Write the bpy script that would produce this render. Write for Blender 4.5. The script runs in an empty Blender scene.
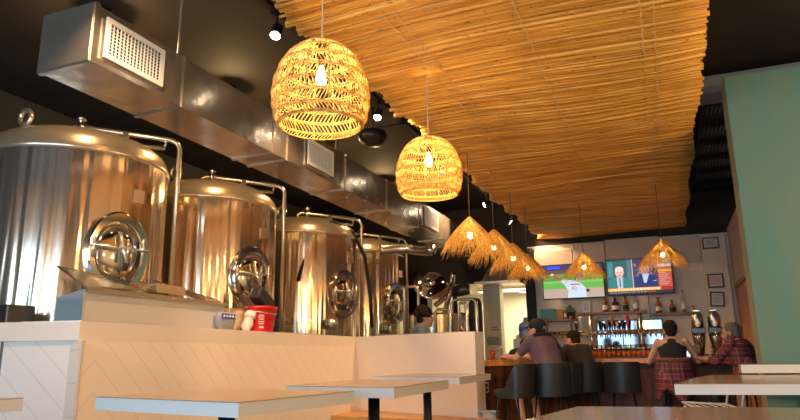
import bpy, bmesh, math, random
from mathutils import Vector, Matrix, noise
random.seed(7)
PI = math.pi
S = bpy.context.scene
COL = S.collection
V = Vector

# ---------------------------------------------------------------- materials
def nt(m): return m.node_tree.nodes, m.node_tree.links
def mat(name, col, rough=.5, metal=0., **k):
    m = bpy.data.materials.new(name); m.use_nodes = True
    n, l = nt(m); b = n['Principled BSDF']
    b.inputs['Base Color'].default_value = (*col, 1); b.inputs['Roughness'].default_value = rough
    b.inputs['Metallic'].default_value = metal
    for a, v in k.items():
        if a in ('noise', 'bump', 'nscale', 'stretch', 'col2'): continue
        b.inputs[a].default_value = v
    if 'noise' in k or 'bump' in k or 'col2' in k:
        tc = n.new('ShaderNodeTexCoord'); mp = n.new('ShaderNodeMapping'); mp.inputs['Scale'].default_value = k.get('stretch', (1, 1, 1))
        nz = n.new('ShaderNodeTexNoise'); nz.inputs['Scale'].default_value = k.get('nscale', 12); nz.inputs['Detail'].default_value = 5
        l.new(tc.outputs['Object'], mp.inputs['Vector']); l.new(mp.outputs[0], nz.inputs['Vector'])
        if 'noise' in k or 'col2' in k:
            r = n.new('ShaderNodeValToRGB'); a = k.get('noise', .2)
            r.color_ramp.elements[0].position = .32; r.color_ramp.elements[1].position = .68
            c2 = k.get('col2', tuple(c * (1 - a) for c in col))
            r.color_ramp.elements[0].color = (*c2, 1); r.color_ramp.elements[1].color = (*col, 1)
            l.new(nz.outputs['Fac'], r.inputs[0]); l.new(r.outputs[0], b.inputs['Base Color'])
        if 'bump' in k:
            bp = n.new('ShaderNodeBump'); bp.inputs['Strength'].default_value = k['bump']; bp.inputs['Distance'].default_value = .01
            l.new(nz.outputs['Fac'], bp.inputs['Height']); l.new(bp.outputs[0], b.inputs['Normal'])
    return m
def emis(name, col, s, base=(.8, .8, .8)):
    m = mat(name, base, .4); b = m.node_tree.nodes['Principled BSDF']
    b.inputs['Emission Color'].default_value = (*col, 1); b.inputs['Emission Strength'].default_value = s
    return m
M = {}
M['black'] = mat('black_matte', (.012, .011, .011), .7, noise=.3)
M['ceiling'] = mat('ceiling_black', (.024, .015, .009), .8, noise=.4, nscale=1.5)
M['darkwall'] = mat('dark_wall_paint', (.03, .026, .024), .8, noise=.2)
M['floor'] = mat('concrete_floor', (.16, .13, .11), .35, noise=.3, nscale=3)
M['wallwhite'] = mat('warm_white_paint', (.78, .66, .52), .7, noise=.06, nscale=2)
M['kitchen'] = mat('cream_kitchen_paint', (.86, .8, .66), .6, noise=.05, nscale=2)
M['plasterpanel'] = mat('pale_panel', (.6, .5, .4), .75, noise=.07, nscale=4)
M['laminate'] = mat('taupe_laminate', (.42, .30, .21), .16, noise=.06, nscale=30)
M['edge'] = mat('white_edge_band', (.74, .72, .70), .4)
M['blackmetal'] = mat('black_powder_coat', (.015, .015, .016), .4, .3)
M['whitemetal'] = mat('white_powder_coat', (.8, .78, .75), .35)
M['steel'] = mat('brushed_steel', (.62, .58, .54), .22, 1., noise=.12, nscale=6, stretch=(1, 1, 30))
M['chrome'] = mat('polished_steel', (.75, .72, .68), .08, 1.)
M['pipe'] = mat('steel_pipe', (.78, .68, .54), .25, .85)
M['darksteel'] = mat('dark_steel', (.1, .09, .085), .35, .8)
M['rubber'] = mat('black_rubber', (.02, .02, .02), .55)
M['leather'] = mat('black_leatherette', (.022, .024, .027), .36, bump=.15, nscale=90)
M['red'] = mat('red_plastic', (.62, .012, .012), .35)
M['orangerubber'] = mat('orange_rubber', (.75, .16, .02), .5)
M['whiteplastic'] = mat('white_plastic', (.8, .78, .74), .4)
M['cream'] = mat('cream_plastic', (.75, .68, .5), .5)
M['brass'] = mat('tap_brass', (.75, .55, .22), .25, 1.)
M['bronze'] = mat('reddish_copper', (.55, .2, .1), .3, .9)
M['skin'] = mat('skin', (.62, .34, .23), .5, noise=.1, nscale=8, **{'Subsurface Weight': .1})
M['skin2'] = mat('skin_tanned', (.5, .25, .16), .5, noise=.1, nscale=8)
M['hairdark'] = mat('dark_hair', (.02, .012, .009), .8, bump=.5, nscale=90, **{'Specular IOR Level': .15})
M['hairgrey'] = mat('greying_hair', (.16, .13, .11), .7, bump=.6, nscale=120, noise=.5)
M['mauve'] = mat('mauve_cotton', (.15, .085, .115), .85, noise=.15, nscale=20)
M['blackcotton'] = mat('black_cotton', (.018, .016, .017), .9, noise=.2, nscale=20)
M['browncotton'] = mat('dark_brown_cotton', (.035, .026, .022), .9, noise=.2)
M['denim'] = mat('dark_trousers', (.02, .022, .03), .8)
M['khaki'] = mat('khaki_shorts', (.12, .09, .06), .8)
M['blueshirt'] = mat('grey_blue_cotton', (.16, .17, .2), .8)
M['amber'] = mat('amber_spirit', (.5, .19, .03), .08, **{'Transmission Weight': .5})
M['darkbottle'] = mat('dark_red_bottle_glass', (.07, .012, .008), .08)
M['clearbottle'] = mat('pale_bottle_glass', (.75, .72, .62), .06, **{'Transmission Weight': .7})
M['label'] = mat('paper_label', (.75, .7, .6), .6)
M['frameblack'] = mat('black_picture_frame', (.03, .022, .018), .4)
M['framebrown'] = mat('brown_picture_frame', (.16, .06, .03), .45)
M['paper'] = mat('framed_paper', (.6, .55, .48), .5)
M['paperred'] = mat('printed_red', (.6, .08, .08), .6)
M['teal'] = mat('teal_card', (.12, .35, .33), .6)
M['green'] = mat('green_card', (.03, .1, .03), .6)
M['orangebox'] = mat('orange_box', (.5, .2, .05), .6)
M['bluebag'] = mat('blue_print', (.03, .08, .45), .4)
M['jug'] = mat('blue_grey_jug', (.22, .27, .33), .2, **{'Transmission Weight': .4})
M['mirror'] = mat('mirror_glass', (.2, .23, .27), .05, 1.)
M['cord'] = mat('pale_cord', (.55, .5, .42), .6)
M['darkcord'] = mat('dark_cord', (.07, .05, .035), .6)
M['thread'] = mat('binding_thread', (.62, .5, .3), .8)
M['yellow'] = mat('yellow_plastic', (.7, .5, .03), .5)
M['whitecloth'] = mat('white_rag', (.8, .76, .7), .9, bump=.4, nscale=30)
M['greybin'] = mat('grey_bin', (.3, .32, .35), .5)
M['bulb'] = emis('warm_bulb', (1, .72, .34), 45)
M['spotglow'] = emis('spot_lamp_face', (1, .86, .66), 30)
M['kitchenlight'] = emis('fluorescent_panel', (1, .93, .72), 2.6)
M['tabletglow'] = emis('tablet_screen', (.35, .75, .9), 1.4)

def glassmat(name, col, rough=.0, alpha_like=.88):
    m = bpy.data.materials.new(name); m.use_nodes = True; n, l = nt(m)
    n.remove(n['Principled BSDF']); t = n.new('ShaderNodeBsdfTransparent'); t.inputs[0].default_value = (*col, 1)
    g = n.new('ShaderNodeBsdfGlossy'); g.inputs['Roughness'].default_value = .02; g.inputs[0].default_value = (.9, .9, .9, 1)
    mx = n.new('ShaderNodeMixShader'); fr = n.new('ShaderNodeFresnel'); fr.inputs[0].default_value = 1.45; ml = n.new('ShaderNodeMath'); ml.operation = 'MULTIPLY'; ml.inputs[1].default_value = .22; ml.use_clamp = True
    l.new(fr.outputs[0], ml.inputs[0]); l.new(ml.outputs[0], mx.inputs[0]); l.new(t.outputs[0], mx.inputs[1]); l.new(g.outputs[0], mx.inputs[2])
    l.new(mx.outputs[0], n['Material Output'].inputs[0]); return m
M['glass'] = glassmat('clear_glass', (.9, .95, .95))
M['glasswarm'] = glassmat('drinking_glass', (.97, .94, .9))

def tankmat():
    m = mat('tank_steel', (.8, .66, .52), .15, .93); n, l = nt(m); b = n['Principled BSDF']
    g = n.new('ShaderNodeTexCoord'); s = n.new('ShaderNodeSeparateXYZ'); l.new(g.outputs['Object'], s.inputs[0])
    at = n.new('ShaderNodeMath'); at.operation = 'ARCTAN2'; l.new(s.outputs[1], at.inputs[0]); l.new(s.outputs[0], at.inputs[1])
    c = n.new('ShaderNodeCombineXYZ'); l.new(at.outputs[0], c.inputs[0])
    mz = n.new('ShaderNodeMath'); mz.operation = 'MULTIPLY'; mz.inputs[1].default_value = .05; l.new(s.outputs[2], mz.inputs[0]); l.new(mz.outputs[0], c.inputs[1])
    oi = n.new('ShaderNodeObjectInfo'); l.new(oi.outputs['Random'], c.inputs[2])
    nz = n.new('ShaderNodeTexNoise'); nz.inputs['Scale'].default_value = 6.5; nz.inputs['Detail'].default_value = 1.2; nz.inputs['Roughness'].default_value = .5
    l.new(c.outputs[0], nz.inputs['Vector'])
    bp = n.new('ShaderNodeBump'); bp.inputs['Strength'].default_value = .8; bp.inputs['Distance'].default_value = .05
    l.new(nz.outputs['Fac'], bp.inputs['Height']); l.new(bp.outputs[0], b.inputs['Normal'])
    b.inputs['Anisotropic'].default_value = .0
    return m
M['tank'] = tankmat()

def woodmat(name, c1, c2, sc=(1, 12, 12), rough=.4, ns=4):
    m = mat(name, c1, rough, col2=c2, nscale=ns, stretch=sc, bump=.1); return m
M['shelfwood'] = woodmat('walnut_shelf', (.36, .12, .035), (.18, .055, .018), (1, 8, 8))
M['bartop'] = woodmat('glossy_bar_top', (.85, .33, .07), (.5, .17, .035), (1.2, 6, 6), .4)
M['barfront'] = woodmat('live_edge_boards', (.22, .06, .016), (.04, .012, .005), (5, 5, .7), .6, 2.2)
M['handlewood'] = woodmat('tap_handle_wood', (.38, .16, .05), (.2, .08, .03), (10, 10, 2), .4)
M['benchwood'] = woodmat('bench_wood', (.62, .33, .1), (.45, .2, .06), (1, 10, 10), .4)
M['doorwood'] = woodmat('orange_door_wood', (.55, .24, .07), (.4, .15, .04), (8, 8, 1), .4)

def bamboomat():
    m = mat('bamboo_canes', (.62, .34, .09), .5); n, l = nt(m); b = n['Principled BSDF']
    tc = n.new('ShaderNodeTexCoord')
    def nz(scale, stretch):
        mp = n.new('ShaderNodeMapping'); mp.inputs['Scale'].default_value = stretch; z = n.new('ShaderNodeTexNoise'); z.inputs['Scale'].default_value = scale
        z.inputs['Detail'].default_value = 4
        l.new(tc.outputs['Object'], mp.inputs[0]); l.new(mp.outputs[0], z.inputs['Vector']); return z
    a = nz(3, (.35, 9, .0)); r = n.new('ShaderNodeValToRGB')
    r.color_ramp.elements[0].position = .3; r.color_ramp.elements[0].color = (.4, .17, .025, 1)
    r.color_ramp.elements[1].position = .7; r.color_ramp.elements[1].color = (.88, .5, .11, 1)
    e = r.color_ramp.elements.new(.5); e.color = (.72, .36, .06, 1)
    l.new(a.outputs['Fac'], r.inputs[0])
    # dark speckle at the cane nodes
    k = nz(38, (.5, 1, 1)); r2 = n.new('ShaderNodeValToRGB'); r2.color_ramp.elements[0].position = .28; r2.color_ramp.elements[1].position = .36
    r2.color_ramp.elements[0].color = (.3, .2, .12, 1); r2.color_ramp.elements[1].color = (1, 1, 1, 1)
    l.new(k.outputs['Fac'], r2.inputs[0])
    mx = n.new('ShaderNodeMix'); mx.data_type = 'RGBA'; mx.blend_type = 'MULTIPLY'; mx.inputs['Factor'].default_value = .8
    l.new(r.outputs[0], mx.inputs['A']); l.new(r2.outputs[0], mx.inputs['B']); l.new(mx.outputs['Result'], b.inputs['Base Color'])
    bp = n.new('ShaderNodeBump'); bp.inputs['Strength'].default_value = .3; bp.inputs['Distance'].default_value = .01
    f = nz(20, (.4, 6, 1)); l.new(f.outputs['Fac'], bp.inputs['Height']); l.new(bp.outputs[0], b.inputs['Normal'])
    return m
M['bamboo'] = bamboomat()

def translucent(name, col, w=.5):
    m = bpy.data.materials.new(name); m.use_nodes = True; n, l = nt(m); n.remove(n['Principled BSDF'])
    d = n.new('ShaderNodeBsdfDiffuse'); t = n.new('ShaderNodeBsdfTranslucent')
    tc = n.new('ShaderNodeTexCoord'); z = n.new('ShaderNodeTexNoise'); z.inputs['Scale'].default_value = 40
    r = n.new('ShaderNodeValToRGB'); r.color_ramp.elements[0].color = (*[c * .55 for c in col], 1); r.color_ramp.elements[1].color = (*col, 1)
    r.color_ramp.elements[0].position = .35; r.color_ramp.elements[1].position = .6
    l.new(tc.outputs['Object'], z.inputs['Vector']); l.new(z.outputs['Fac'], r.inputs[0])
    l.new(r.outputs[0], d.inputs[0]); l.new(r.outputs[0], t.inputs[0])
    mx = n.new('ShaderNodeMixShader'); mx.inputs[0].default_value = w
    l.new(d.outputs[0], mx.inputs[1]); l.new(t.outputs[0], mx.inputs[2]); l.new(mx.outputs[0], n['Material Output'].inputs[0]); return m
M['rattan'] = translucent('rattan', (1, .74, .29), .5)
M['straw'] = translucent('straw', (1, .7, .24), .65)

def chevron(name, flip, c=(.78, .69, .62), fold=6.9, fold0=3.45, axis=1):
    # white boards laid in a chevron: grooves run at 45 degrees, folding along vertical lines
    m = mat(name, c, .45); n, l = nt(m); b = n['Principled BSDF']
    tc = n.new('ShaderNodeTexCoord'); s = n.new('ShaderNodeSeparateXYZ'); l.new(tc.outputs['Object'], s.inputs[0])
    def mth(op, a, bb=None):
        q = n.new('ShaderNodeMath'); q.operation = op
        for i, v in enumerate((a, bb)):
            if v is None: continue
            if isinstance(v, (int, float)): q.inputs[i].default_value = v
            else: l.new(v, q.inputs[i])
        return q.outputs[0]
    u = s.outputs[axis]
    half = (fold - fold0)
    w = mth('PINGPONG', mth('SUBTRACT', u, fold0), half)
    t = mth('FRACT', mth('DIVIDE', mth('ADD', w, s.outputs[2]), .22))
    g = mth('LESS_THAN', t, .035)
    r = n.new('ShaderNodeMix'); r.data_type = 'RGBA'; l.new(g, r.inputs['Factor'])
    r.inputs['A'].default_value = (*c, 1); r.inputs['B'].default_value = (*[x * .82 for x in c], 1)
    l.new(r.outputs['Result'], b.inputs['Base Color'])
    bp = n.new('ShaderNodeBump'); bp.inputs['Strength'].default_value = .6; bp.inputs['Distance'].default_value = .004; bp.invert = True
    l.new(g, bp.inputs['Height']); l.new(bp.outputs[0], b.inputs['Normal'])
    return m
M['chevron'] = chevron('chevron_boards', False, c=(.78, .66, .55))
M['chevron_side'] = chevron('chevron_boards_side', False, fold=-3.2, fold0=-4.6, axis=0)
M['partition'] = mat('painted_partition', (.78, .67, .57), .45, noise=.04, nscale=5)
M['teal_wall'] = mat('sage_green_paint', (.095, .235, .225), .75, col2=(.14, .235, .185), nscale=1.3, stretch=(3, 3, .5))
M['sage_edge'] = mat('sage_end_paint', (.3, .31, .22), .7)
def galv():
    m = mat('galvanized_duct', (.66, .56, .45), .2, .86); n, l = nt(m); b = n['Principled BSDF']
    tc = n.new('ShaderNodeTexCoord'); z = n.new('ShaderNodeTexVoronoi'); z.inputs['Scale'].default_value = 26
    l.new(tc.outputs['Object'], z.inputs['Vector'])
    r = n.new('ShaderNodeMapRange'); r.inputs['To Min'].default_value = .12; r.inputs['To Max'].default_value = .34
    nz = n.new('ShaderNodeTexNoise'); nz.inputs['Scale'].default_value = 5; l.new(tc.outputs['Object'], nz.inputs['Vector'])
    l.new(nz.outputs['Fac'], r.inputs[0]); l.new(r.outputs[0], b.inputs['Roughness'])
    bp = n.new('ShaderNodeBump'); bp.inputs['Strength'].default_value = .3; bp.inputs['Distance'].default_value = .03
    nz2 = n.new('ShaderNodeTexNoise'); nz2.inputs['Scale'].default_value = 3.5; l.new(tc.outputs['Object'], nz2.inputs['Vector'])
    l.new(nz2.outputs['Fac'], bp.inputs['Height']); l.new(bp.outputs[0], b.inputs['Normal'])
    return m
M['galv'] = galv()
def plaid():
    m = mat('red_plaid_flannel', (.25, .03, .04), .85); n, l = nt(m); b = n['Principled BSDF']
    tc = n.new('ShaderNodeTexCoord'); s = n.new('ShaderNodeSeparateXYZ'); l.new(tc.outputs['Object'], s.inputs[0])
    def stripe(o, per, th):
        d = n.new('ShaderNodeMath'); d.operation = 'MULTIPLY'; d.inputs[1].default_value = 1 / per; l.new(o, d.inputs[0])
        f = n.new('ShaderNodeMath'); f.operation = 'FRACT'; l.new(d.outputs[0], f.inputs[0])
        g = n.new('ShaderNodeMath'); g.operation = 'LESS_THAN'; g.inputs[1].default_value = th; l.new(f.outputs[0], g.inputs[0]); return g.outputs[0]
    ad = n.new('ShaderNodeMath'); ad.operation = 'ADD'; l.new(s.outputs[0], ad.inputs[0]); l.new(s.outputs[1], ad.inputs[1])
    prev = None
    for o, per, th, c, f in ((s.outputs[2], .11, .45, (.03, .008, .012), .6), (ad.outputs[0], .1, .4, (.03, .008, .012), .55), (s.outputs[2], .055, .12, (.5, .3, .3), .3), (ad.outputs[0], .05, .14, (.5, .3, .3), .3)):
        mx = n.new('ShaderNodeMix'); mx.data_type = 'RGBA'
        k = n.new('ShaderNodeMath'); k.operation = 'MULTIPLY'; k.inputs[1].default_value = f; l.new(stripe(o, per, th), k.inputs[0]); l.new(k.outputs[0], mx.inputs['Factor'])
        if prev: l.new(prev, mx.inputs['A'])
        else: mx.inputs['A'].default_value = (.2, .025, .035, 1)
        mx.inputs['B'].default_value = (*c, 1); prev = mx.outputs['Result']
    l.new(prev, b.inputs['Base Color']); return m
M['plaid'] = plaid()

# ---------------------------------------------------------------- geometry helpers
class MB:
    def __init__(s): s.v = []; s.f = []; s.m = []; s.mi = 0
    def add(s, vs, fs):
        o = len(s.v); s.v += [V(p) for p in vs]; s.f += [tuple(i + o for i in f) for f in fs]; s.m += [s.mi] * len(fs); return s
    def box(s, c, d, rot=None, bev=0):
        x, y, z = (q / 2 for q in d); c = V(c)
        if bev:
            bm = bmesh.new(); bmesh.ops.create_cube(bm, size=1)
            for v in bm.verts: v.co = V((v.co.x * d[0], v.co.y * d[1], v.co.z * d[2]))
            bmesh.ops.bevel(bm, geom=bm.edges[:], offset=bev, segments=2, affect='EDGES', profile=.5)
            bm.verts.index_update(); vs = [v.co.copy() for v in bm.verts]; fs = [[v.index for v in f.verts] for f in bm.faces]; bm.free()
        else:
            vs = [V((a * x, b * y, e * z)) for a in (-1, 1) for b in (-1, 1) for e in (-1, 1)]
            fs = [(0, 1, 3, 2), (4, 6, 7, 5), (0, 4, 5, 1), (2, 3, 7, 6), (0, 2, 6, 4), (1, 5, 7, 3)]
        if rot is not None: vs = [rot @ v for v in vs]
        return s.add([v + c for v in vs], fs)
    def bb(s, a, b, bev=0):
        a, b = V(a), V(b); return s.box((a + b) / 2, [abs(q) for q in (b - a)], None, bev)
    def tube(s, path, r, n=8, closed=False, cap=True):
        path = [V(p) for p in path]; rs = r if isinstance(r, (list, tuple)) else [r] * len(path)
        N = len(path); vs = []; prev = None
        for i, p in enumerate(path):
            if closed: t = path[(i + 1) % N] - path[i - 1]
            else: t = path[min(i + 1, N - 1)] - path[max(i - 1, 0)]
            if t.length < 1e-9: t = V((0, 0, 1))
            t.normalize()
            if prev is None:
                a = V((0, 0, 1)) if abs(t.z) < .9 else V((1, 0, 0)); u = t.cross(a).normalized()
            else:
                u = prev - t * prev.dot(t)
                u = u.normalized() if u.length > 1e-6 else t.orthogonal().normalized()
            prev = u; w = t.cross(u)
            vs += [p + (u * math.cos(2 * PI * k / n) + w * math.sin(2 * PI * k / n)) * rs[i] for k in range(n)]
        fs = []
        for i in range(N if closed else N - 1):
            j = (i + 1) % N
            fs += [(i * n + k, i * n + (k + 1) % n, j * n + (k + 1) % n, j * n + k) for k in range(n)]
        if cap and not closed: fs += [tuple(range(n - 1, -1, -1)), tuple((N - 1) * n + k for k in range(n))]
        return s.add(vs, fs)
    def lathe(s, prof, c=(0, 0, 0), n=24, rot=None, cap=True):
        vs = []; c = V(c)
        for r, z in prof:
            for k in range(n):
                q = V((r * math.cos(2 * PI * k / n), r * math.sin(2 * PI * k / n), z))
                vs.append((rot @ q if rot is not None else q) + c)
        fs = [(i * n + k, i * n + (k + 1) % n, (i + 1) * n + (k + 1) % n, (i + 1) * n + k) for i in range(len(prof) - 1) for k in range(n)]
        if cap:
            if prof[0][0] > 1e-5: fs.append(tuple(range(n - 1, -1, -1)))
            if prof[-1][0] > 1e-5: fs.append(tuple((len(prof) - 1) * n + k for k in range(n)))
        return s.add(vs, fs)
    def prism(s, poly, z0, z1):
        n = len(poly); vs = [V((x, y, z0)) for x, y in poly] + [V((x, y, z1)) for x, y in poly]
        return s.add(vs, [tuple(range(n - 1, -1, -1)), tuple(range(n, 2 * n))] + [(i, (i + 1) % n, n + (i + 1) % n, n + i) for i in range(n)])
    def ball(s, c, r, rot=None, nu=14, nv=9):
        if not isinstance(r, (tuple, list)): r = (r, r, r)
        c = V(c); vs = []
        for j in range(1, nv):
            th = PI * j / nv
            for k in range(nu):
                q = V((r[0] * math.sin(th) * math.cos(2 * PI * k / nu), r[1] * math.sin(th) * math.sin(2 * PI * k / nu), r[2] * math.cos(th)))
                vs.append((rot @ q if rot is not None else q) + c)
        for e in (1, -1):
            q = V((0, 0, r[2] * e)); vs.append((rot @ q if rot is not None else q) + c)
        T = (nv - 1) * nu; fs = [(j * nu + k, (j + 1) * nu + k, (j + 1) * nu + (k + 1) % nu, j * nu + (k + 1) % nu) for j in range(nv - 2) for k in range(nu)]
        fs += [(T, k, (k + 1) % nu) for k in range(nu)] + [(T + 1, (nv - 2) * nu + (k + 1) % nu, (nv - 2) * nu + k) for k in range(nu)]
        return s.add(vs, fs)
    def cone(s, p1, r1, p2, r2, n=12):            # limb piece with round ends
        p1, p2 = V(p1), V(p2); d = (p2 - p1).normalized()
        path = []; rs = []
        for a in (-80, -50, -22): path.append(p1 + d * r1 * math.sin(math.radians(a))); rs.append(r1 * math.cos(math.radians(a)))
        path += [p1, p2]; rs += [r1, r2]
        for a in (22, 50, 80): path.append(p2 + d * r2 * math.sin(math.radians(a))); rs.append(r2 * math.cos(math.radians(a)))
        return s.tube(path, rs, n)
    def loft(s, secs, n=20, cap=True):             # (centre, side, fwd, rx, ry)
        vs = []
        for c, a, b, rx, ry in secs:
            for k in range(n):
                t = 2 * PI * k / n; ct, st = math.cos(t), math.sin(t)
                e = .8
                vs.append(V(c) + V(a) * rx * math.copysign(abs(ct) ** e, ct) + V(b) * ry * math.copysign(abs(st) ** e, st))
        fs = [(i * n + k, i * n + (k + 1) % n, (i + 1) * n + (k + 1) % n, (i + 1) * n + k) for i in range(len(secs) - 1) for k in range(n)]
        if cap: fs += [tuple(range(n - 1, -1, -1)), tuple((len(secs) - 1) * n + k for k in range(n))]
        return s.add(vs, fs)
    def mesh(s, name, mats, smooth=False, rec=True):
        me = bpy.data.meshes.new(name); me.from_pydata([tuple(v) for v in s.v], [], s.f)
        for m in (mats if isinstance(mats, (list, tuple)) else [mats]): me.materials.append(m)
        me.polygons.foreach_set('material_index', s.m)
        if rec:
            bm = bmesh.new(); bm.from_mesh(me); bmesh.ops.recalc_face_normals(bm, faces=bm.faces); bm.to_mesh(me); bm.free()
        if smooth: me.polygons.foreach_set('use_smooth', [True] * len(me.polygons)); me.update()
        return me
    def build(s, name, mats, parent=None, smooth=False, world=False, ang=None, rec=True, org=None):
        off = V((0, 0, 0))
        if world and parent:
            p = parent
            while p: off += p.location; p = p.parent
        if org is not None: off = V(org)
        if off.length: s.v = [v - off for v in s.v]
        me = s.mesh(name, mats, smooth, rec)
        if smooth and ang is not None:
            try: me.set_sharp_from_angle(angle=math.radians(ang))
            except Exception: pass
        o = bpy.data.objects.new(name, me); COL.objects.link(o)
        if parent: o.parent = parent
        if org is not None: o.location = V(org)
        return o
def tag(o, label, cat, group=None, kind=None):
    if label: o['label'] = label
    if cat: o['category'] = cat
    if group: o['group'] = group
    if kind: o['kind'] = kind
    return o
def thing(name, label, cat, loc=(0, 0, 0), rz=0, group=None):
    o = bpy.data.objects.new(name, None); o.empty_display_size = .1; COL.objects.link(o); o.location = loc; o.rotation_euler = (0, 0, rz)
    return tag(o, label, cat, group)
def struct(name, mb, m, **k):
    o = mb.build(name, m, **k); o['kind'] = 'structure'; return o
def dup(root, loc, rz=None, label=None, group=None):
    def cp(o, par):
        c = o.copy(); COL.objects.link(c); c.parent = par
        for ch in [q for q in COL.objects if q.parent == o]: cp(ch, c)
        return c
    kids = [q for q in COL.objects if q.parent == root]
    r = root.copy(); COL.objects.link(r); r.location = loc
    for k in kids: cp(k, r)
    if rz is not None: r.rotation_euler = (0, 0, rz)
    if label: r['label'] = label
    if group: r['group'] = group
    return r
def RX(a): return Matrix.Rotation(a, 3, 'X')
def RY(a): return Matrix.Rotation(a, 3, 'Y')
def RZ(a): return Matrix.Rotation(a, 3, 'Z')
def text(s, name, size, m, parent, loc, rot, ext=.001):
    cu = bpy.data.curves.new(name, 'FONT'); cu.body = s; cu.size = size; cu.extrude = ext; cu.align_x = 'CENTER'; cu.align_y = 'CENTER'; cu.materials.append(m)
    o = bpy.data.objects.new(name, cu); COL.objects.link(o); bpy.context.view_layer.update(); me = bpy.data.meshes.new_from_object(o.evaluated_get(bpy.context.evaluated_depsgraph_get())); bpy.data.objects.remove(o)
    o = bpy.data.objects.new(name, me); COL.objects.link(o); o.parent = parent; o.location = loc; o.rotation_euler = rot; return o

def light(loc, e, rad=.05):
    L = bpy.data.lights.new('bulb_light', 'POINT'); L.energy = e; L.color = (1, .64, .27); L.shadow_soft_size = rad
    o = bpy.data.objects.new('bulb_light', L); COL.objects.link(o); o.location = loc; return o
# ---------------------------------------------------------------- setting
def B(a, b, bev=0): return MB().bb(a, b, bev)
struct('floor', B((-6.5, -3, -.1), (4.6, 15, 0)), M['floor'])
struct('ceiling', B((-6.5, -3, 4), (4.6, 15, 4.1)), M['ceiling'])
struct('wall_left', B((-6.6, -3, 0), (-6.5, 15, 4)), M['darkwall'])
struct('wall_right', B((4.5, -3, 0), (4.6, 12.3, 4)), M['wallwhite'])
# wall behind the viewer, with three tall shop windows
w = MB(); w.bb((-6.5, -3.1, 0), (4.6, -3, .5)); w.bb((-6.5, -3.1, 3.0), (4.6, -3, 4))
for x0, x1 in ((-6.5, -5.6), (-3.6, -3.2), (-1.2, -.8), (1.2, 4.6)): w.bb((x0, -3.1, .5), (x1, -3, 3.0))
struct('wall_front', w, M['wallwhite'])
for i, (x0, x1) in enumerate(((-5.6, -3.6), (-3.2, -1.2), (-.8, 1.2))):
    w = MB()
    for a, b in (((x0, -3.08, .5), (x0 + .06, -3.02, 3)), ((x1 - .06, -3.08, .5), (x1, -3.02, 3)), ((x0, -3.08, .5), (x1, -3.02, .56)), ((x0, -3.08, 2.94), (x1, -3.02, 3)), (((x0 + x1) / 2 - .025, -3.08, .5), ((x0 + x1) / 2 + .025, -3.02, 3))): w.bb(a, b)
    struct('window_%d' % (i + 1), w, M['blackmetal'])
# bar wall, with the shiplap lines of its boards
w = MB(); w.bb((-2.36, 12.2, 0), (1.2, 12.3, 3.14)); 
struct('wall_back', w, M['wallwhite'])
w = MB()
for k in range(22): w.bb((-.24, 12.192, .95 + k * .1), (.66, 12.2, 1.043 + k * .1))
struct('trim_1', w, M['wallwhite'])
struct('trim_2', B((-2.42, 12.1, 0), (-2.25, 12.3, 3.1), .005), M['black'])
struct('trim_3', B((-6.5, 12.21, 3.14), (4.6, 12.31, 4)), M['ceiling'])
for i, (x0, x1, z0, z1, y) in enumerate(((-2.22, -1.52, 2.66, 3.02, 12.1), (-1.5, -.94, 2.60, 3.12, 12.06), (-.92, -.02, 2.62, 3.14, 12.06), (.0, .64, 2.66, 3.12, 12.14))):
    struct('trim_%d' % (4 + i), B((x0, y, z0), (x1, 12.19, z1), .006), M['plasterpanel'])
struct('trim_8', B((.66, 12.08, 0), (1.04, 12.19, 3.12), .006), M['wallwhite'])
struct('trim_9', B((-.72, 12.12, 1.2), (-.28, 12.19, 2.12), .004), M['wallwhite'])
struct('wall_side', B((1.1, 8.4, 0), (1.18, 12.2, 3.2)), M['plasterpanel'])
d = MB(); d.bb((1.06, 8.9, 0), (1.1, 11.3, 2.1), .004)
dr = struct('door_1', d, M['doorwood'])
f = MB(); f.bb((1.04, 8.82, 0), (1.1, 8.9, 2.17)); f.bb((1.04, 11.3, 0), (1.1, 11.38, 2.17)); f.bb((1.04, 8.82, 2.1), (1.1, 11.38, 2.17)); f.build('door_frame', M['shelfwood'], dr)
MB().cone((1.03, 9.1, 1.0), .022, (1.0, 9.1, 1.0), .028).build('door_handle', M['darksteel'], dr, True)
# green wall block
g = MB(); g.bb((.715, 6.4, 0), (4.5, 6.78, 3.66), .004)
o = struct('wall_green', g, [M['teal_wall'], M['sage_edge']])
for p in o.data.polygons:
    if p.normal.x < -.9: p.material_index = 1
# brewery and kitchen at the back left
struct('wall_brewery', B((-6.5, 13.4, 0), (-4.4, 13.5, 4)), M['darkwall'])
struct('wall_header', B((-6.5, 12.22, 2.5), (-2.4, 12.3, 3.2)), M['ceiling'])
struct('wall_kitchen_back', B((-4.5, 14.6, 0), (-1.0, 14.7, 2.6)), M['kitchen'])
struct('wall_kitchen_left', B((-4.5, 12.4, 0), (-4.4, 14.6, 2.6)), M['kitchen'])
struct('wall_kitchen_right', B((-1.1, 12.3, 0), (-1.0, 14.6, 2.6)), M['kitchen'])
struct('ceiling_kitchen', B((-4.5, 12.3, 2.5), (-1.0, 14.7, 2.58)), M['kitchen'])
pl = struct('trim_10', B((-3.32, 12.35, 0), (-2.98, 12.62, 2.5), .004), M['kitchen'])
t = thing('wall_sign', 'small white sign with red lettering on the kitchen pillar', 'sign', (-3.1, 12.335, 1.62))
MB().box((0, 0, 0), (.2, .012, .11)).build('panel', M['whiteplastic'], t)
MB().box((-.02, -.007, .02), (.13, .003, .018)).box((.0, -.007, -.02), (.15, .003, .016)).build('red_print', M['paperred'], t)

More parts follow.
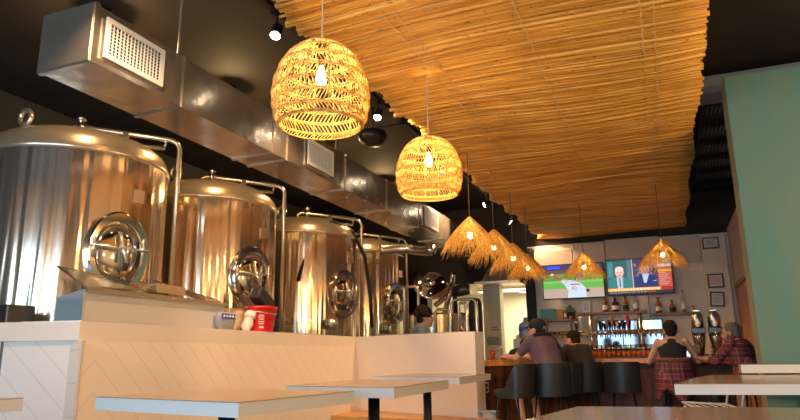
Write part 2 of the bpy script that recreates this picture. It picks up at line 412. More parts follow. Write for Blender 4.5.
# ---------------------------------------------------------------- low partition with a ledge, and bench
A0 = V((-6.4, 2.55, 0)); A = V((-3.75, 3.3, 0)); Bp = V((-3.83, 7.75, 0)); Cc = V((-2.0, 7.03, 0))
def offset(p, q, d):
    t = (q - p).normalized(); return V((t.y, -t.x, 0)) * d
pt = thing('partition', 'low white partition with chevron boarded faces and a smooth ledge in front of the steel tanks', 'partition', (-3.8, 5.4, 0))
zt = 1.37
th = .16
m = MB()   # ledge caps
m.prism([(A0.x, A0.y), (A.x, A.y), (A.x - .1, A.y + .18), (A0.x, A0.y + .2)], 1.24, zt)
m.prism([(A.x, A.y), (Bp.x, Bp.y), (Bp.x - th, Bp.y + th), (A.x - th, A.y + .12)], 1.24, zt)
m.prism([(Bp.x, Bp.y), (Cc.x, Cc.y), (Cc.x + .05, Cc.y + .17), (Bp.x - .1, Bp.y + .2)], .0, zt)
m.build('ledge', M['partition'], pt, world=True)
m = MB(); m.add([(A.x, A.y, 1.24), (Bp.x, Bp.y, 1.24), (Bp.x + .14, Bp.y, .0), (A.x + .05, A.y, 0), (A.x - .1, A.y, 1.24), (Bp.x - .1, Bp.y, 1.24), (Bp.x - .1, Bp.y, 0), (A.x - .1, A.y, 0)],
      [(0, 1, 2, 3), (4, 7, 6, 5), (0, 3, 7, 4), (1, 5, 6, 2), (0, 4, 5, 1), (3, 2, 6, 7)])
o = m.build('chevron_panel', M['chevron'], pt); o.location = -V((-3.8, 5.4, 0))
m = MB(); m.prism([(A0.x, A0.y + .03), (A.x, A.y + .02), (A.x + .04, A.y), (A.x - .1, A.y + .2), (A0.x, A0.y + .2)], 0, 1.24)
o = m.build('chevron_panel', M['chevron_side'], pt); o.location = -V((-3.8, 5.4, 0))
m = MB(); m.prism([(-3.8, 6.9), (-1.75, 6.55), (-1.72, 6.93), (Cc.x - .02, Cc.y - .03), (Bp.x + .12, Bp.y - .03)], .4, .45)
bn = thing('bench', 'orange lit wooden bench seat along the far return of the white partition', 'bench', (-2.8, 7, 0))
m.build('seat', M['benchwood'], bn, world=True)
m = MB(); m.prism([(-3.6, 7.0), (-1.95, 6.72), (-1.93, 6.85), (-3.6, 7.2)], 0, .4); m.build('base', M['partition'], bn, world=True)
for nm, p, q, lab in (('glass_guard', (-3.9, 5.95), (-3.93, 7.55), 'low clear glass guard on the ledge in front of the third tank'), ('glass_guard', (-3.55, 7.74), (-2.15, 7.18), 'low clear glass guard on the ledge before the curly haired worker'), ('glass_guard', (-5.6, 2.9), (-3.86, 3.42), 'low clear glass guard on the ledge under the nearest tank')):
    p, q = V((*p, 0)), V((*q, 0)); d = (q - p); a = math.atan2(d.y, d.x)
    t = thing(nm, lab, 'glass guard', ((p.x + q.x) / 2, (p.y + q.y) / 2, zt), a)
    MB().box((0, 0, .09), (d.length, .01, .17)).build('pane', M['glass'], t)
    MB().box((0, 0, .006), (d.length, .025, .012)).build('channel', M['pipe'], t)

# ---------------------------------------------------------------- tanks
def make_tank(cx, cy, label, az=-14, r=.82, first=False):
    t = thing('fermentation_tank', label, 'tank', (cx, cy, 0), 0, 'stainless steel tanks in a row')
    sh = 2.87
    m = MB(); prof = [(r, 1.5), (r, sh - .02)]
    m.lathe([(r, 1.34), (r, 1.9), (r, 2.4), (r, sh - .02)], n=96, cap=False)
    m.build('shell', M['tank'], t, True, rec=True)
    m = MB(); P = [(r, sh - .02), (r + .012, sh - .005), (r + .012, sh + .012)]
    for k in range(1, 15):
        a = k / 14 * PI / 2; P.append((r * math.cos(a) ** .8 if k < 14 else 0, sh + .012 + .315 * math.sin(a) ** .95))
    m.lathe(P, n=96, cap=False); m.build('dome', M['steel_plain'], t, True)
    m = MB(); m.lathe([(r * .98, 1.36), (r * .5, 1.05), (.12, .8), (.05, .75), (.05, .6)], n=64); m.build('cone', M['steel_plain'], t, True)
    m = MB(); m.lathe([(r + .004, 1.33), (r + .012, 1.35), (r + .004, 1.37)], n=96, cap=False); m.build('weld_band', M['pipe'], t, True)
    for k in range(4):
        a = PI / 4 + k * PI / 2; MB().tube([(r * .8 * math.cos(a), r * .8 * math.sin(a), 0.0), (r * .8 * math.cos(a), r * .8 * math.sin(a), 1.4)], .05, 12).build('leg', M['pipe'], t, True)
    # manway on the room side
    R = RZ(math.radians(az)) @ RY(PI / 2); c = RZ(math.radians(az)) @ V((r, 0, 0)); c.z = 2.0
    mw = thing('manway', None, None, (0, 0, 0)); mw.parent = t; del_keys(mw)
    MB().lathe([(.29, -.04), (.295, .035), (.28, .05), (.235, .05), (.225, .03), (.225, -.02)], c, 48, R @ Matrix.Diagonal((1.18, .95, 1)), cap=False).build('collar', M['chrome'], mw, True, ang=40)
    MB().lathe([(.0, .045), (.1, .04), (.19, .015), (.222, -.01), (.222, -.02)], c, 40, R @ Matrix.Diagonal((1.15, .92, 1)), cap=False).build('door', M['chrome'], mw, True)
    m = MB(); F = RZ(math.radians(az))
    def q(x, y, z): return F @ V((r + x, y, 0)) + V((0, 0, z))
    m.tube([q(.085, -.24, 2.03), q(.1, 0, 2.02), q(.085, .24, 2.03)], .014); m.tube([q(.05, -.23, 1.93), q(.05, -.23, 2.1)], .016)
    m.tube([q(.06, -.02, 2.16), q(.1, 0, 2.02), q(.14, .02, 1.9)], .018); m.tube([q(.09, 0, 2.02), q(.17, 0, 2.02)], .013)
    m.tube([q(.06, .2, 1.9), q(.07, .2, 2.14)], .014)
    for k in range(4): m.tube([q(.17, .07 * math.cos(k * PI / 2), 2.02 + .07 * math.sin(k * PI / 2)), q(.17, 0, 2.02)], .009)
    m.build('clamp', M['pipe'], mw, True)
    MB().box(q(.008, .16, 2.52), (.01, .1, .12), F, .002).build('name_plate', M['steel_plain'], t)
    MB().tube([q(.0, -.3, 1.56), q(.09, -.3, 1.56)], [.075, .07], 24).build('port', M['pipe'], t, True)
    # lifting eye, vent, lid arm and the pipe that runs down beside the tank
    a = math.radians(az - 22)
    m = MB(); x, y = (r - .28) * math.cos(math.radians(-98)), (r - .28) * math.sin(math.radians(-98))
    m.tube([(x + .07 * math.cos(k * PI / 8), y, sh + .37 + .07 * math.sin(k * PI / 8)) for k in range(16)], .022, 8, True); m.box((x, y, sh + .26), (.08, .03, .14))
    m.build('lifting_eye', M['pipe'], t, True)
    m = MB(); m.tube([(.1, -.1, sh + .34), (.1, -.1, sh + .46)], .03, 12); m.tube([(.1, -.1, sh + .46), (.1, -.1, sh + .5)], .045, 12)
    m.build('vent_valve', M['chrome'], t, True)
    e = RZ(math.radians(az + 52))
    px = lambda x, z: e @ V((x, 0, 0)) + V((0, 0, z))
    m = MB(); m.tube([px(-.12, sh + .3), px(-.1, sh + .42), px(-.05, sh + .45), px(r + .0, sh + .38), px(r + .06, sh + .35), px(r + .09, sh + .29), px(r + .09, 1.2)], .024, 10)
    m.build('spray_pipe', M['pipe'], t, True)
    m = MB(); m.tube([px(.4, sh + .42), px(.4, sh + .25)], .035, 12); m.box(px(.58, sh + .29), (.38, .05, .03), e); m.tube([px(.76, sh + .29), px(.78, sh + .36), px(.72, sh + .37)], .012)
    m.build('lid_bracket', M['pipe'], t, True)
    return t
def del_keys(o):
    for k in ('label', 'category', 'group'):
        if k in o: del o[k]
M['dullsteel'] = mat('dull_grey_steel', (.36, .35, .34), .3, 1.)
M['cabinet'] = mat('satin_steel_sheet', (.84, .82, .78), .3, .5)
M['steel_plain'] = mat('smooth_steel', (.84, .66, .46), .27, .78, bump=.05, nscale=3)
tl = ['largest nearest steel tank at the left edge with blue window reflections', 'second steel tank behind the red bucket', 'third steel tank with a black hose looped over its side', 'farthest steel tank half hidden by the third tank']
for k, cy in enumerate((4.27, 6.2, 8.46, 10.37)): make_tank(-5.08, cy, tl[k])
# hose over tank three
tag(MB().tube([(-4.72, 7.72, 2.15), (-4.62, 7.84, 2.75), (-4.55, 7.95, 2.98), (-4.4, 8.2, 3.05), (-4.28, 8.55, 2.95), (-4.22, 8.85, 2.6), (-4.2, 9.0, 2.0), (-4.2, 9.05, 1.55)], .028, 10).build('hose', M['rubber'], None, True, org=(-4.4, 8.3, 1.5)), 'black hose looped over the side of the third steel tank', 'hose')

# cabinet with folded flaps before tank one
t = thing('equipment_cabinet', 'stainless steel equipment box with raised flaps on the ledge line before the nearest tank', 'equipment', (-4.1, 4.3, 0))
m = MB(); m.add([(-3.97, 3.5, .3), (-3.97, 5.15, .3), (-3.97, 5.15, 1.62), (-3.97, 3.5, 1.62), (-4.12, 3.4, .3), (-4.22, 5.15, .3), (-4.22, 5.15, 1.62), (-4.12, 3.4, 1.56)], [(0, 1, 2, 3), (4, 7, 6, 5), (0, 3, 7, 4), (1, 5, 6, 2), (3, 2, 6, 7), (0, 4, 5, 1)])
o = m.build('body', [M['cabinet'], M['darksteel']], t, world=True)
for p in o.data.polygons:
    if p.normal.y < -.5: p.material_index = 1
MB().bb((-3.96, 3.5, 1.6), (-3.93, 5.15, 1.635)).build('rim', M['pipe'], t, world=True)
for vs in ([(-3.99, 3.55, 1.64), (-3.99, 4.42, 1.64), (-4.2, 4.3, 1.75), (-4.18, 3.42, 1.8)], [(-3.99, 4.75, 1.64), (-3.99, 5.14, 1.64), (-4.1, 5.2, 1.68), (-4.2, 4.45, 1.8)]):
    m = MB(); v2 = [V(p) + V((-.012, 0, -.006)) for p in vs]; m.add(list(vs) + v2, [(0, 1, 2, 3), (7, 6, 5, 4)] + [(i, 4 + i, 4 + (i + 1) % 4, (i + 1) % 4) for i in range(4)])
    m.build('flap', M['steel'], t, world=True)
m = MB(); m.bb((-4.1, 4.24, 1.72), (-3.98, 4.6, 1.735)); m.bb((-3.985, 4.24, 1.66), (-3.975, 4.6, 1.735)); m.build('hook_plate', M['steel_plain'], t, world=True)
for y in (3.7, 5.05): MB().bb((-4.2, y - .03, 0), (-4.0, y + .03, .3)).build('foot', M['darksteel'], t, world=True)

# red bucket with a boot like black scoop, rag, blue bag
bx, by, bz = -3.9, 5.68, zt
t = thing('bucket', 'red plastic bucket with white print standing on the white ledge', 'bucket', (bx, by, bz)); t.scale = (1.12, 1.22, 1.0)
m = MB(); m.lathe([(.105, 0), (.135, .235), (.142, .24), (.142, .26), (.13, .26), (.1, .012), (.0, .012)], n=36, cap=False); m.lathe([(.0, 0), (.105, 0)], n=36, cap=False)
m.build('body', M['red'], t, True, ang=50)
m = MB(); m.tube([(.143 * math.cos(a), .143 * math.sin(a), .21 - .03 * math.sin((a + 1.6) / 3.2 * PI)) for a in [(-1.6 + k * .16) for k in range(21)]], .0035, 6); m.build('wire_handle', M['pipe'], t, True)
m = MB()
for k, (z, w) in enumerate(((.165, .06), (.145, .07), (.125, .05), (.1, .075), (.08, .06), (.05, .05), (.04, .05))): 
    a0 = -.9; n = 6
    for j in range(n):
        a = a0 - w * 3 + j * w; rr = .106 + .03 * z / .235 + .0015
        m.box((rr * math.cos(a), rr * math.sin(a), z), (.0015, .007, .007), RZ(a))
m.build('white_print', M['whiteplastic'], t)
t = thing('scoop', 'black rubber scoop with orange ends leaning in the red bucket', 'scoop', (bx - .01, by + .02, bz + .33))
R = RX(math.radians(-32))
MB().box((0, 0, 0), (.13, .3, .15), R, .02).build('body', M['rubber'], t)
MB().box(R @ V((0, .16, .0)), (.12, .04, .05), R, .01).box(R @ V((0, -.06, .07)), (.06, .1, .03), R, .01).build('trim', M['orangerubber'], t)
m = MB(); random.seed(3)
m.ball((0, 0, .1), (.05, .05, .1), None, 16, 12); m.ball((.01, .02, .17), (.06, .07, .05)); m.ball((0, -.03, .06), (.05, .045, .07))
for v in m.v: v += V((noise.noise(v * 25), noise.noise(v * 25 + V((5, 1, 1))), 0)) * .012
tag(m.build('rag', M['whitecloth'], None, True, org=None), 'crumpled white rag beside the red bucket on the ledge', 'rag').location = (bx - .02, by - .2, bz - .003)
t = thing('bag', 'blue and white printed bag on the ledge left of the red bucket', 'bag', (-3.93, 5.12, zt))
m = MB(); m.loft([((0, 0, 0), (0, 1, 0), (1, 0, 0), .1, .05), ((0, 0, .08), (0, 1, 0), (1, 0, 0), .13, .06), ((0, 0, .13), (0, 1, 0), (1, 0, 0), .14, .06), ((0, 0, .17), (0, 1, 0), (1, 0, 0), .12, .03)]); m.build('bag_body', M['jug_opaque'] if 'jug_opaque' in M else M['greybin'], t, True)
m = MB(); m.box((.062, -.02, .13), (.004, .22, .045)); m.build('blue_band', M['bluebag'], t)
for k in range(4): pass
m = MB()
for k in range(5): m.ball((.066, -.1 + k * .045, .13), (.003, .013, .013))
m.build('white_spots', M['whiteplastic'], t)
# small box behind the bag
tag(MB().bb((-6.2, 3.16, 0), (-4.3, 3.38, 1.5), .01).build('side_cabinet', M['darksteel']), 'dark grey cabinet at the left edge, under the nearest steel tank', 'cabinet')
tag(MB().bb((-4.15, 5.25, 1.0), (-3.98, 5.5, 1.6), .01).build('equipment_box', M['steel_plain']), 'small steel box between the equipment flaps and the red bucket', 'equipment')

# ---------------------------------------------------------------- duct
t = thing('air_duct', 'long rectangular galvanized ventilation duct above the steel tanks', 'duct', (-3.55, 7.5, 3.0))
m = MB(); m.bb((-3.76, 2.76, 3.0), (-3.3, 12.2, 3.41)); m.build('duct_body', M['galv'], t, world=True)
for y in (2.79, 3.65, 4.9, 5.15, 6.4, 7.6, 8.8, 10.0, 11.2):
    m = MB(); e = .012; m.bb((-3.76 - e, y - .018, 3.0 - e), (-3.3 + e, y + .018, 3.0)); m.bb((-3.3, y - .018, 3.0), (-3.3 + e, y + .018, 3.41)); m.bb((-3.76 - e, y - .018, 3.41), (-3.3 + e, y + .018, 3.41 + e)); m.bb((-3.76 - e, y - .018, 3.0), (-3.76, y + .018, 3.41))
    m.build('flange', M['galv'], t, world=True)
for y0, y1, z0, z1 in ((2.86, 3.4, 3.06, 3.35), (5.5, 6.05, 3.06, 3.34), (9.0, 9.6, 3.06, 3.36)):
    m = MB(); x = -3.285
    m.bb((x, y0, z0), (x + .015, y0 + .035, z1)); m.bb((x, y1 - .035, z0), (x + .015, y1, z1)); m.bb((x, y0 + .035, z0), (x + .015, y1 - .035, z0 + .035)); m.bb((x, y0 + .035, z1 - .035), (x + .015, y1 - .035, z1))
    g = m.build('grille_frame', M['whiteplastic'], t, world=True)
    m = MB(); n = 15
    for k in range(1, n): yy = y0 + .035 + (y1 - y0 - .07) * k / n; m.bb((x, yy - .003, z0 + .035), (x + .01, yy + .003, z1 - .035))
    for k in range(1, 9): zz = z0 + .035 + (z1 - z0 - .07) * k / 9; m.bb((x, y0 + .035, zz - .0025), (x + .006, y1 - .035, zz + .0025))
    m.build('grille_bars', M['whiteplastic'], g, world=False).location = -V((0, 0, 0))
    g.children[-1].location = -(t.location)
    m = MB(); m.bb((-3.3, y0 + .03, z0 + .03), (-3.29, y1 - .03, z1 - .03)); m.build('grille_backing', M['black'], t, world=True)
for y in (3.6, 6.2, 8.8): MB().tube([(-3.33, y, 3.41), (-3.33, y, 4.0)], .012, 6).build('hanger', M['pipe'], t, world=True)
m = MB(); P = []
for k in range(26): P.append((-4.2 + k * .036, 9.35 + .2 * math.sin(k * .12), 2.78 + .04 * math.sin(k * .2)))
m.tube(P, [.075 + .012 * (k % 2) for k in range(26)], 16)
tag(m.build('flexible_duct', M['galv'], None, True, org=(-3.8, 9.4, 2.78)), 'short silver flexible hose duct under the long rectangular duct', 'duct')
for i, y in enumerate((3.6, 5.3, 7.3, 9.4)):
    t = thing('utility_lamp', ['first', 'second', 'third', 'last'][i] + ' small utility lamp on the ceiling behind the duct, counted from the viewer', 'lamp', (-4.15, y, 3.85))
    MB().lathe([(.0, .15), (.05, .15), (.06, .05), (.1, .0), (.095, 0), (.05, .05)], n=20, cap=False).build('reflector', M['blackmetal'], t, True)
    MB().ball((0, 0, .0), .03).build('bulb', M['bulb'], t, True); light((-4.15, y, 3.79), 34, .04)
# dark pipes against the left wall above the tanks
t = tag(MB().tube([(-6.2, 2.0, 3.4), (-6.2, 13, 3.4)], .03, 8).tube([(-6.3, 2.0, 3.25), (-6.3, 13, 3.25)], .05, 8).build('wall_pipe', M['darksteel'], None, True, org=(-6.2, 7, 3.2)), 'dark conduit pipes running along the black wall behind the tanks', 'pipe')

# ---------------------------------------------------------------- bamboo screen
t = thing('bamboo_screen', 'wide golden bamboo cane mat hung below the black ceiling', 'bamboo screen', (-.83, 7, 3.3))
m = MB(); random.seed(11)
y = 1.2
while y < 12.62:
    r = random.uniform(.009, .021)
    x0 = -2.1 + random.uniform(-.04, .03) + .04 * math.sin(y * 7) ; x1 = .44 + random.uniform(-.014, .014) - .02 * (y > 5) * math.sin(y * 3)
    z0 = 3.3 + random.uniform(-.008, .008); ph = random.uniform(0, 6); dy = random.uniform(-.012, .012) + .02 * math.sin(y * 2.1)
    P = []; R = []
    for k in range(15):
        u = k / 14; x = x0 + (x1 - x0) * u
        P.append((x, y + dy * (u - .5) + .004 * math.sin(u * 7 + ph) + .008 * math.sin(u * 7 + y * .9), z0 + .02 * math.sin(u * 5 + y * 1.3) + .018 * noise.noise(V((x * 1.1, y * .9, 0)))+ .003 * math.sin(u * 9 + ph)))
        R.append(r * (1 + .06 * math.sin(u * 20 + ph)))
    m.tube(P, R, 7)
    y += r * 1.72 + (random.random() < .06) * .012
m.build('canes', M['bamboo'], t, True, world=True)
m = MB(); y = 1.2
while y < 12.6:
    r = random.uniform(.012, .02); x0 = -2.05 + random.uniform(-.05, .08); x1 = .4 + random.uniform(-.05, .04)
    m.tube([(x0, y, 3.332), (-.8, y + .02, 3.332 + .01 * math.sin(y * 3)), (x1, y, 3.332)], r, 5); y += .032
m.build('upper_canes', M['bamboo'], t, True, world=True)
for x in (-1.52, -1.44, -.72, .03, .11):
    m = MB(); P = []
    for k in range(260):
        y = 1.2 + k * .044; z = 3.3 + .02 * math.sin((x + 2.1) / 2.54 * 5 + y * 1.3) - .024 - .004 * (k % 2)
        P.append((x + .004 * math.sin(y * 31), y, z))
    m.tube(P, .0028, 4); m.build('binding_thread', M['thread'], t, world=True)
for x in (-1.9, -.8, .3):
    for y in (2.5, 5, 7.5, 10, 12.3): MB().tube([(x, y, 3.32), (x, y, 4)], .004, 5).build('hanging_wire', M['darkcord'], t, world=True)

# dark slatted air grille hanging above the green wall
t = thing('ceiling_louver', 'black slatted louver hung between the bamboo mat and the green wall', 'louver', (.9, 8.6, 3.85))
for k in range(6):
    y = 7.75 + k * .75
    m = MB(); 
    for j in range(22): m.box((.66 + j * .045, y, 3.84), (.014, .3, .05), RY(.3))
    m.build('slat_row', M['darksteel'], t, world=True)
m = MB(); m.bb((.6, 7.5, 3.88), (2.2, 12.1, 3.9)); m.build('backing', M['black'], t, world=True)
tag(MB().bb((.5, 7.1, 3.78), (1.6, 7.45, 3.98), .01).build('ceiling_box', M['greybin']), 'pale grey boxed beam on the ceiling beside the bamboo mat', 'ceiling box')

# ---------------------------------------------------------------- track lights
t = thing('light_track', 'black track rail running along the left edge of the bamboo mat', 'track', (-2.62, 7, 3.75))
MB().bb((-2.65, 1.5, 3.75), (-2.59, 12.1, 3.79)).build('rail', M['blackmetal'], t, world=True)
for y in (2.5, 6.0, 9.5): MB().bb((-2.63, y - .015, 3.79), (-2.61, y + .015, 4.0)).build('rail_hanger', M['blackmetal'], t, world=True)
def spot(y, lab, tgt, e):
    t = thing('track_spotlight', lab, 'spotlight', (-2.62, y, 3.75), 0, 'spotlights on the black track')
    d = (V(tgt) - V((-2.62, y, 3.6))).normalized(); R = d.to_track_quat('-Z', 'Y').to_matrix()
    m = MB(); m.box((0, 0, -.01), (.04, .12, .03)); m.tube([(0, 0, -.02), (0, 0, -.1)], .01, 8); m.build('stem', M['blackmetal'], t)
    c = V((0, 0, -.14))
    MB().lathe([(.025, .06), (.042, .05), (.045, -.06), (.04, -.06), (.038, -.045)], c, 24, R, cap=False).build('housing', M['blackmetal'], t, True, ang=40)
    MB().lathe([(.0, -.064), (.03, -.063), (.041, -.059)], c, 24, R, cap=False).build('lamp_face', M['spotglow'], t)
    L = bpy.data.lights.new('spot_lamp', 'SPOT'); L.energy = e; L.color = (1, .63, .35); L.spot_size = 1.25; L.spot_blend = .6; L.shadow_soft_size = .04
    o = bpy.data.objects.new('spot_lamp', L); COL.objects.link(o); o.parent = t; o.location = c + d * .07; o.rotation_euler = R.to_euler()
SPOTS = [(5.0, 'added track spotlight turned to the bar front', (-.1, 8.8, .9), 330), (4.6, 'track spotlight turned to the chevron boards', (-4.0, 6.0, 1.0), 200), (2.2, 'track spotlight nearest to the viewer', (-3.95, 4.2, 1.1), 230), (3.88, 'lit track spotlight between the duct and the nearest round woven lamp', (-2.3, 2.3, 0.3), 170), (5.81, 'lit track spotlight just right of the nearest round woven lamp', (-2.3, 3.9, .3), 170), (8.0, 'track spotlight behind the second round woven lamp', (-3.6, 7.3, .9), 190), (10.28, 'small track spotlight above the row of straw lamps', (-4.7, 9.2, 2.7), 220), (11.8, 'farthest track spotlight near the bar wall', (-.3, 12.1, 1.7), 260)]  # the spotlight aimed at the bar front is added to brighten it
for a in SPOTS: spot(*a)
t = thing('ceiling_speaker', 'round black speaker hung between the first two woven lamps', 'speaker', (-3.0, 6.5, 3.62))
MB().lathe([(.0, -.1), (.1, -.09), (.16, -.03), (.17, .02), (.15, .07), (.06, .1), (.0, .1)], n=28, cap=False).build('housing', M['blackmetal'], t, True)
MB().tube([(0, 0, .1), (0, 0, .38)], .012).build('stem', M['blackmetal'], t, True)
MB().tube([(-.6, 0, .12), (.55, 0, .12)], .01).build('crossbar', M['blackmetal'], t, True)

# ---------------------------------------------------------------- pendant lamps
def add_lamp(t, z, e):
    MB().lathe([(.0, -.07), (.02, -.062), (.029, -.036), (.024, -.01), (.014, .02), (.012, .04), (0, .04)], (0, 0, z), 18, cap=False).build('bulb', M['bulb'], t, True)
    MB().lathe([(.018, .04), (.02, .1), (.012, .11), (0, .11)], (0, 0, z), 14, cap=False).build('socket', M['blackmetal'], t, True)
def woven():
    t = thing('woven_pendant', 'x', 'pendant lamp', (0, 0, 0), 0, 'round woven rattan pendant lamps')
    prof = [(.035, .0), (.1, -.018), (.15, -.05), (.195, -.1), (.228, -.165), (.248, -.235), (.255, -.3), (.252, -.36), (.24, -.42), (.222, -.46), (.21, -.468)]
    def pr(u):
        u *= len(prof) - 1; i = min(int(u), len(prof) - 2); f = u - i
        return prof[i][0] * (1 - f) + prof[i + 1][0] * f, prof[i][1] * (1 - f) + prof[i + 1][1] * f
    def pt(u, a, o=0):
        r, z = pr(u); r += o; return (r * math.cos(a), r * math.sin(a), z)
    m = MB(); us = [0.03, .14, .25, .36, .47, .58, .69, .80, .91, 1.0]
    for u in us:
        for d in (0, .018):
            m.tube([pt(min(u + d, 1), k * 2 * PI / 48, .004) for k in range(48)], .0036, 5, True)
    m.build('rings', M['rattan'], t, True)
    m = MB()
    for k in range(14): m.tube([pt(j / 16, k * 2 * PI / 14, -.002) for j in range(17)], .004, 5)
    m.build('ribs', M['rattan'], t, True)
    m = MB(); random.seed(5)
    for b in range(len(us) - 1):
        n = 40 if b == 0 else (54 if b < 3 else 74); sl = (1 if b % 2 else -1) * .16
        for k in range(n):
            a = k * 2 * PI / n + random.uniform(-.003, .003)
            m.tube([pt(us[b], a, .004), pt((us[b] + us[b + 1]) / 2, a + sl * .55, .0), pt(us[b + 1], a + sl, .004)], .003, 4, cap=False)
    m.build('weave', M['rattan'], t, True, rec=False)
    add_lamp(t, -.17, 0)
    MB().tube([(0, 0, -.06), (0, 0, .545)], .0035, 6).build('cord', M['cord'], t)
    return t
w0 = woven(); w0.location = (-1.58, 2.77, 2.75); w0['label'] = 'nearest and largest round woven rattan pendant lamp below the bamboo'
w1 = dup(w0, (-1.57, 4.42, 2.75), .7, 'second round woven rattan pendant lamp, hanging above the duct grille')
w1.scale = (.98, .98, .98)
for p in ((-1.58, 2.77, 2.55), (-1.57, 4.42, 2.55)): light(p, 48)
def straw():
    t = thing('straw_pendant', 'x', 'pendant lamp', (0, 0, 0), 0, 'cone shaped straw pendant lamps')
    m = MB(); random.seed(9)
    def zz(r): return -(.92 * r + .9 * r * r) + .01
    P = [(r, zz(r)) for r in (.015, .05, .09, .13, .17, .2)]
    m.lathe(P, n=40, cap=False)
    m.build('cone', M['straw'], t, True, rec=False)
    m = MB()
    def fib(a, s, e, w, dr, off):
        pts = []
        for k in range(5):
            q = s + (e - s) * k / 4
            pts.append((q * math.cos(a + dr * k / 4), q * math.sin(a + dr * k / 4), zz(q) + off * (.3 + k * .25)))
        m.tube(pts, [w, w, w, w * .8, w * .35], 3, cap=False)
    for k in range(300):
        a = random.uniform(0, 2 * PI); fib(a, random.uniform(.012, .08), random.uniform(.2, .29), random.uniform(.0018, .0034), random.uniform(-.2, .2), random.uniform(-.002, .012))
    for k in range(330):
        a = random.uniform(0, 2 * PI); fib(a, random.uniform(.1, .19), random.uniform(.25, .335), random.uniform(.0015, .003), random.uniform(-.3, .3), random.uniform(-.05, .012))
    m.build('fringe', M['straw'], t, True, rec=False)
    add_lamp(t, -.17, 0)
    MB().tube([(0, 0, -.02), (0, 0, .75)], .004, 6).build('cord', M['darkcord'], t)
    return t
SP = [(-1.86, 6.5, 'nearest straw cone pendant lamp of the left row'), (-1.8, 7.3, 'second straw cone pendant lamp of the left row'), (-1.8, 8.3, 'third straw cone pendant lamp of the left row'), (-1.82, 9.35, 'last straw cone pendant lamp of the left row, farthest from the viewer'), (-1.05, 9.6, 'straw cone pendant lamp hanging before the baseball television'), (.02, 8.87, 'rightmost straw cone pendant lamp, before the news television')]
s0 = None
for i, (x, y, lab) in enumerate(SP):
    if i == 0: s0 = straw(); s0.location = (x, y, 2.56); s0['label'] = lab
    else: dup(s0, (x, y, 2.56), i * .9, lab)
    light((x, y, 2.38), 42, .035)

# ---------------------------------------------------------------- white high tables
def table(quad, label, z=.93, th=.062, post=True, extra=None, px=None):
    cx = sum(p[0] for p in quad) / len(quad); cy = sum(p[1] for p in quad) / len(quad)
    if px: cx, cy = px
    t = thing('high_table', label, 'table', (cx, cy, 0), 0, 'white topped high tables')
    q = [(x - cx, y - cy) for x, y in quad]
    m = MB(); m.prism(q, z - .004, z); m.build('tabletop', M['laminate'], t)
    m = MB(); m.prism(q, z - th, z - .0045); m.build('edge_band', M['edge'], t)
    m = MB(); m.tube([(0, 0, .03), (0, 0, z - th - .012)], .04, 20); m.build('post', M['blackmetal'], t, True)
    m = MB(); m.box((0, 0, z - th - .006), (.32, .32, .012)); m.build('mounting_plate', M['blackmetal'], t)
    m = MB(); m.lathe([(.27, 0), (.27, .012), (.24, .02), (.045, .035)], n=32); m.build('base_plate', M['blackmetal'], t, True, ang=40)
    return t
table([(-2.62, 2.44), (-1.64, 2.25), (-1.56, 3.14), (-2.54, 3.32)], 'white high table in front of the partition, second from the left', px=(-2.05, 2.72))
table([(-2.3, 3.66), (-1.5, 3.53), (-1.56, 4.72), (-2.36, 4.85)], 'white high table in the middle of the row along the partition')
table([(-2.55, 5.52), (-1.68, 5.38), (-1.7, 6.5), (-2.57, 6.5)], 'white high table farthest along the partition, before its return end', px=(-2.2, 6.0))
table([(-3.62, 1.2), (-2.94, 1.2), (-2.94, 2.3), (-3.62, 2.3)], 'white high table cut by the left edge of the photo')
table([(0.0, 4.2), (1.5, 4.42), (1.5, 5.98), (.3, 6.0), (.15, 5.3)], 'long white high table on the right with an angled end', px=(1.0, 5.2))
table([(-.39, 1.78), (-.31, 2.33), (1.0, 2.53), (1.0, 1.0), (-.2, .95)], 'glossy high table filling the bottom right corner, nearest the viewer', th=.06, px=(.6, 1.5))
table([(.52, 6.07), (1.4, 6.1), (1.4, 6.38), (.53, 6.37)], 'narrow white high table against the sage green wall', z=1.01, th=.07, px=(1.1, 6.22))
# white tube chair behind the long table
t = thing('tube_chair', 'white metal tube chair folded low behind the long right hand table', 'chair', (.35, 6.75, 0), .25)
t.location = (.3, 6.9, 0)
m = MB(); m.tube([(-.2, -.2, .62), (.22, -.2, .6), (.22, .2, .62), (-.2, .2, .64)], .012, 8, True)
for k in range(6): m.tube([(-.2 + k * .07, -.2, .62), (-.2 + k * .07, .2, .63)], .006, 6)
m.build('seat', M['whitemetal'], t, True)
m = MB(); m.tube([(.2, -.2, .6), (.26, -.2, .86), (.26, .2, .86), (.2, .2, .6)], .012); m.tube([(.24, -.2, .74), (.24, .2, .74)], .01); m.build('backrest', M['whitemetal'], t, True)
for sx in (-1, 1):
    for sy in (-1, 1): MB().tube([(.19 * sx, .18 * sy, .61), (-.24 * sx, .2 * sy, 0.012)], .012).build('leg', M['whitemetal'], t, True)

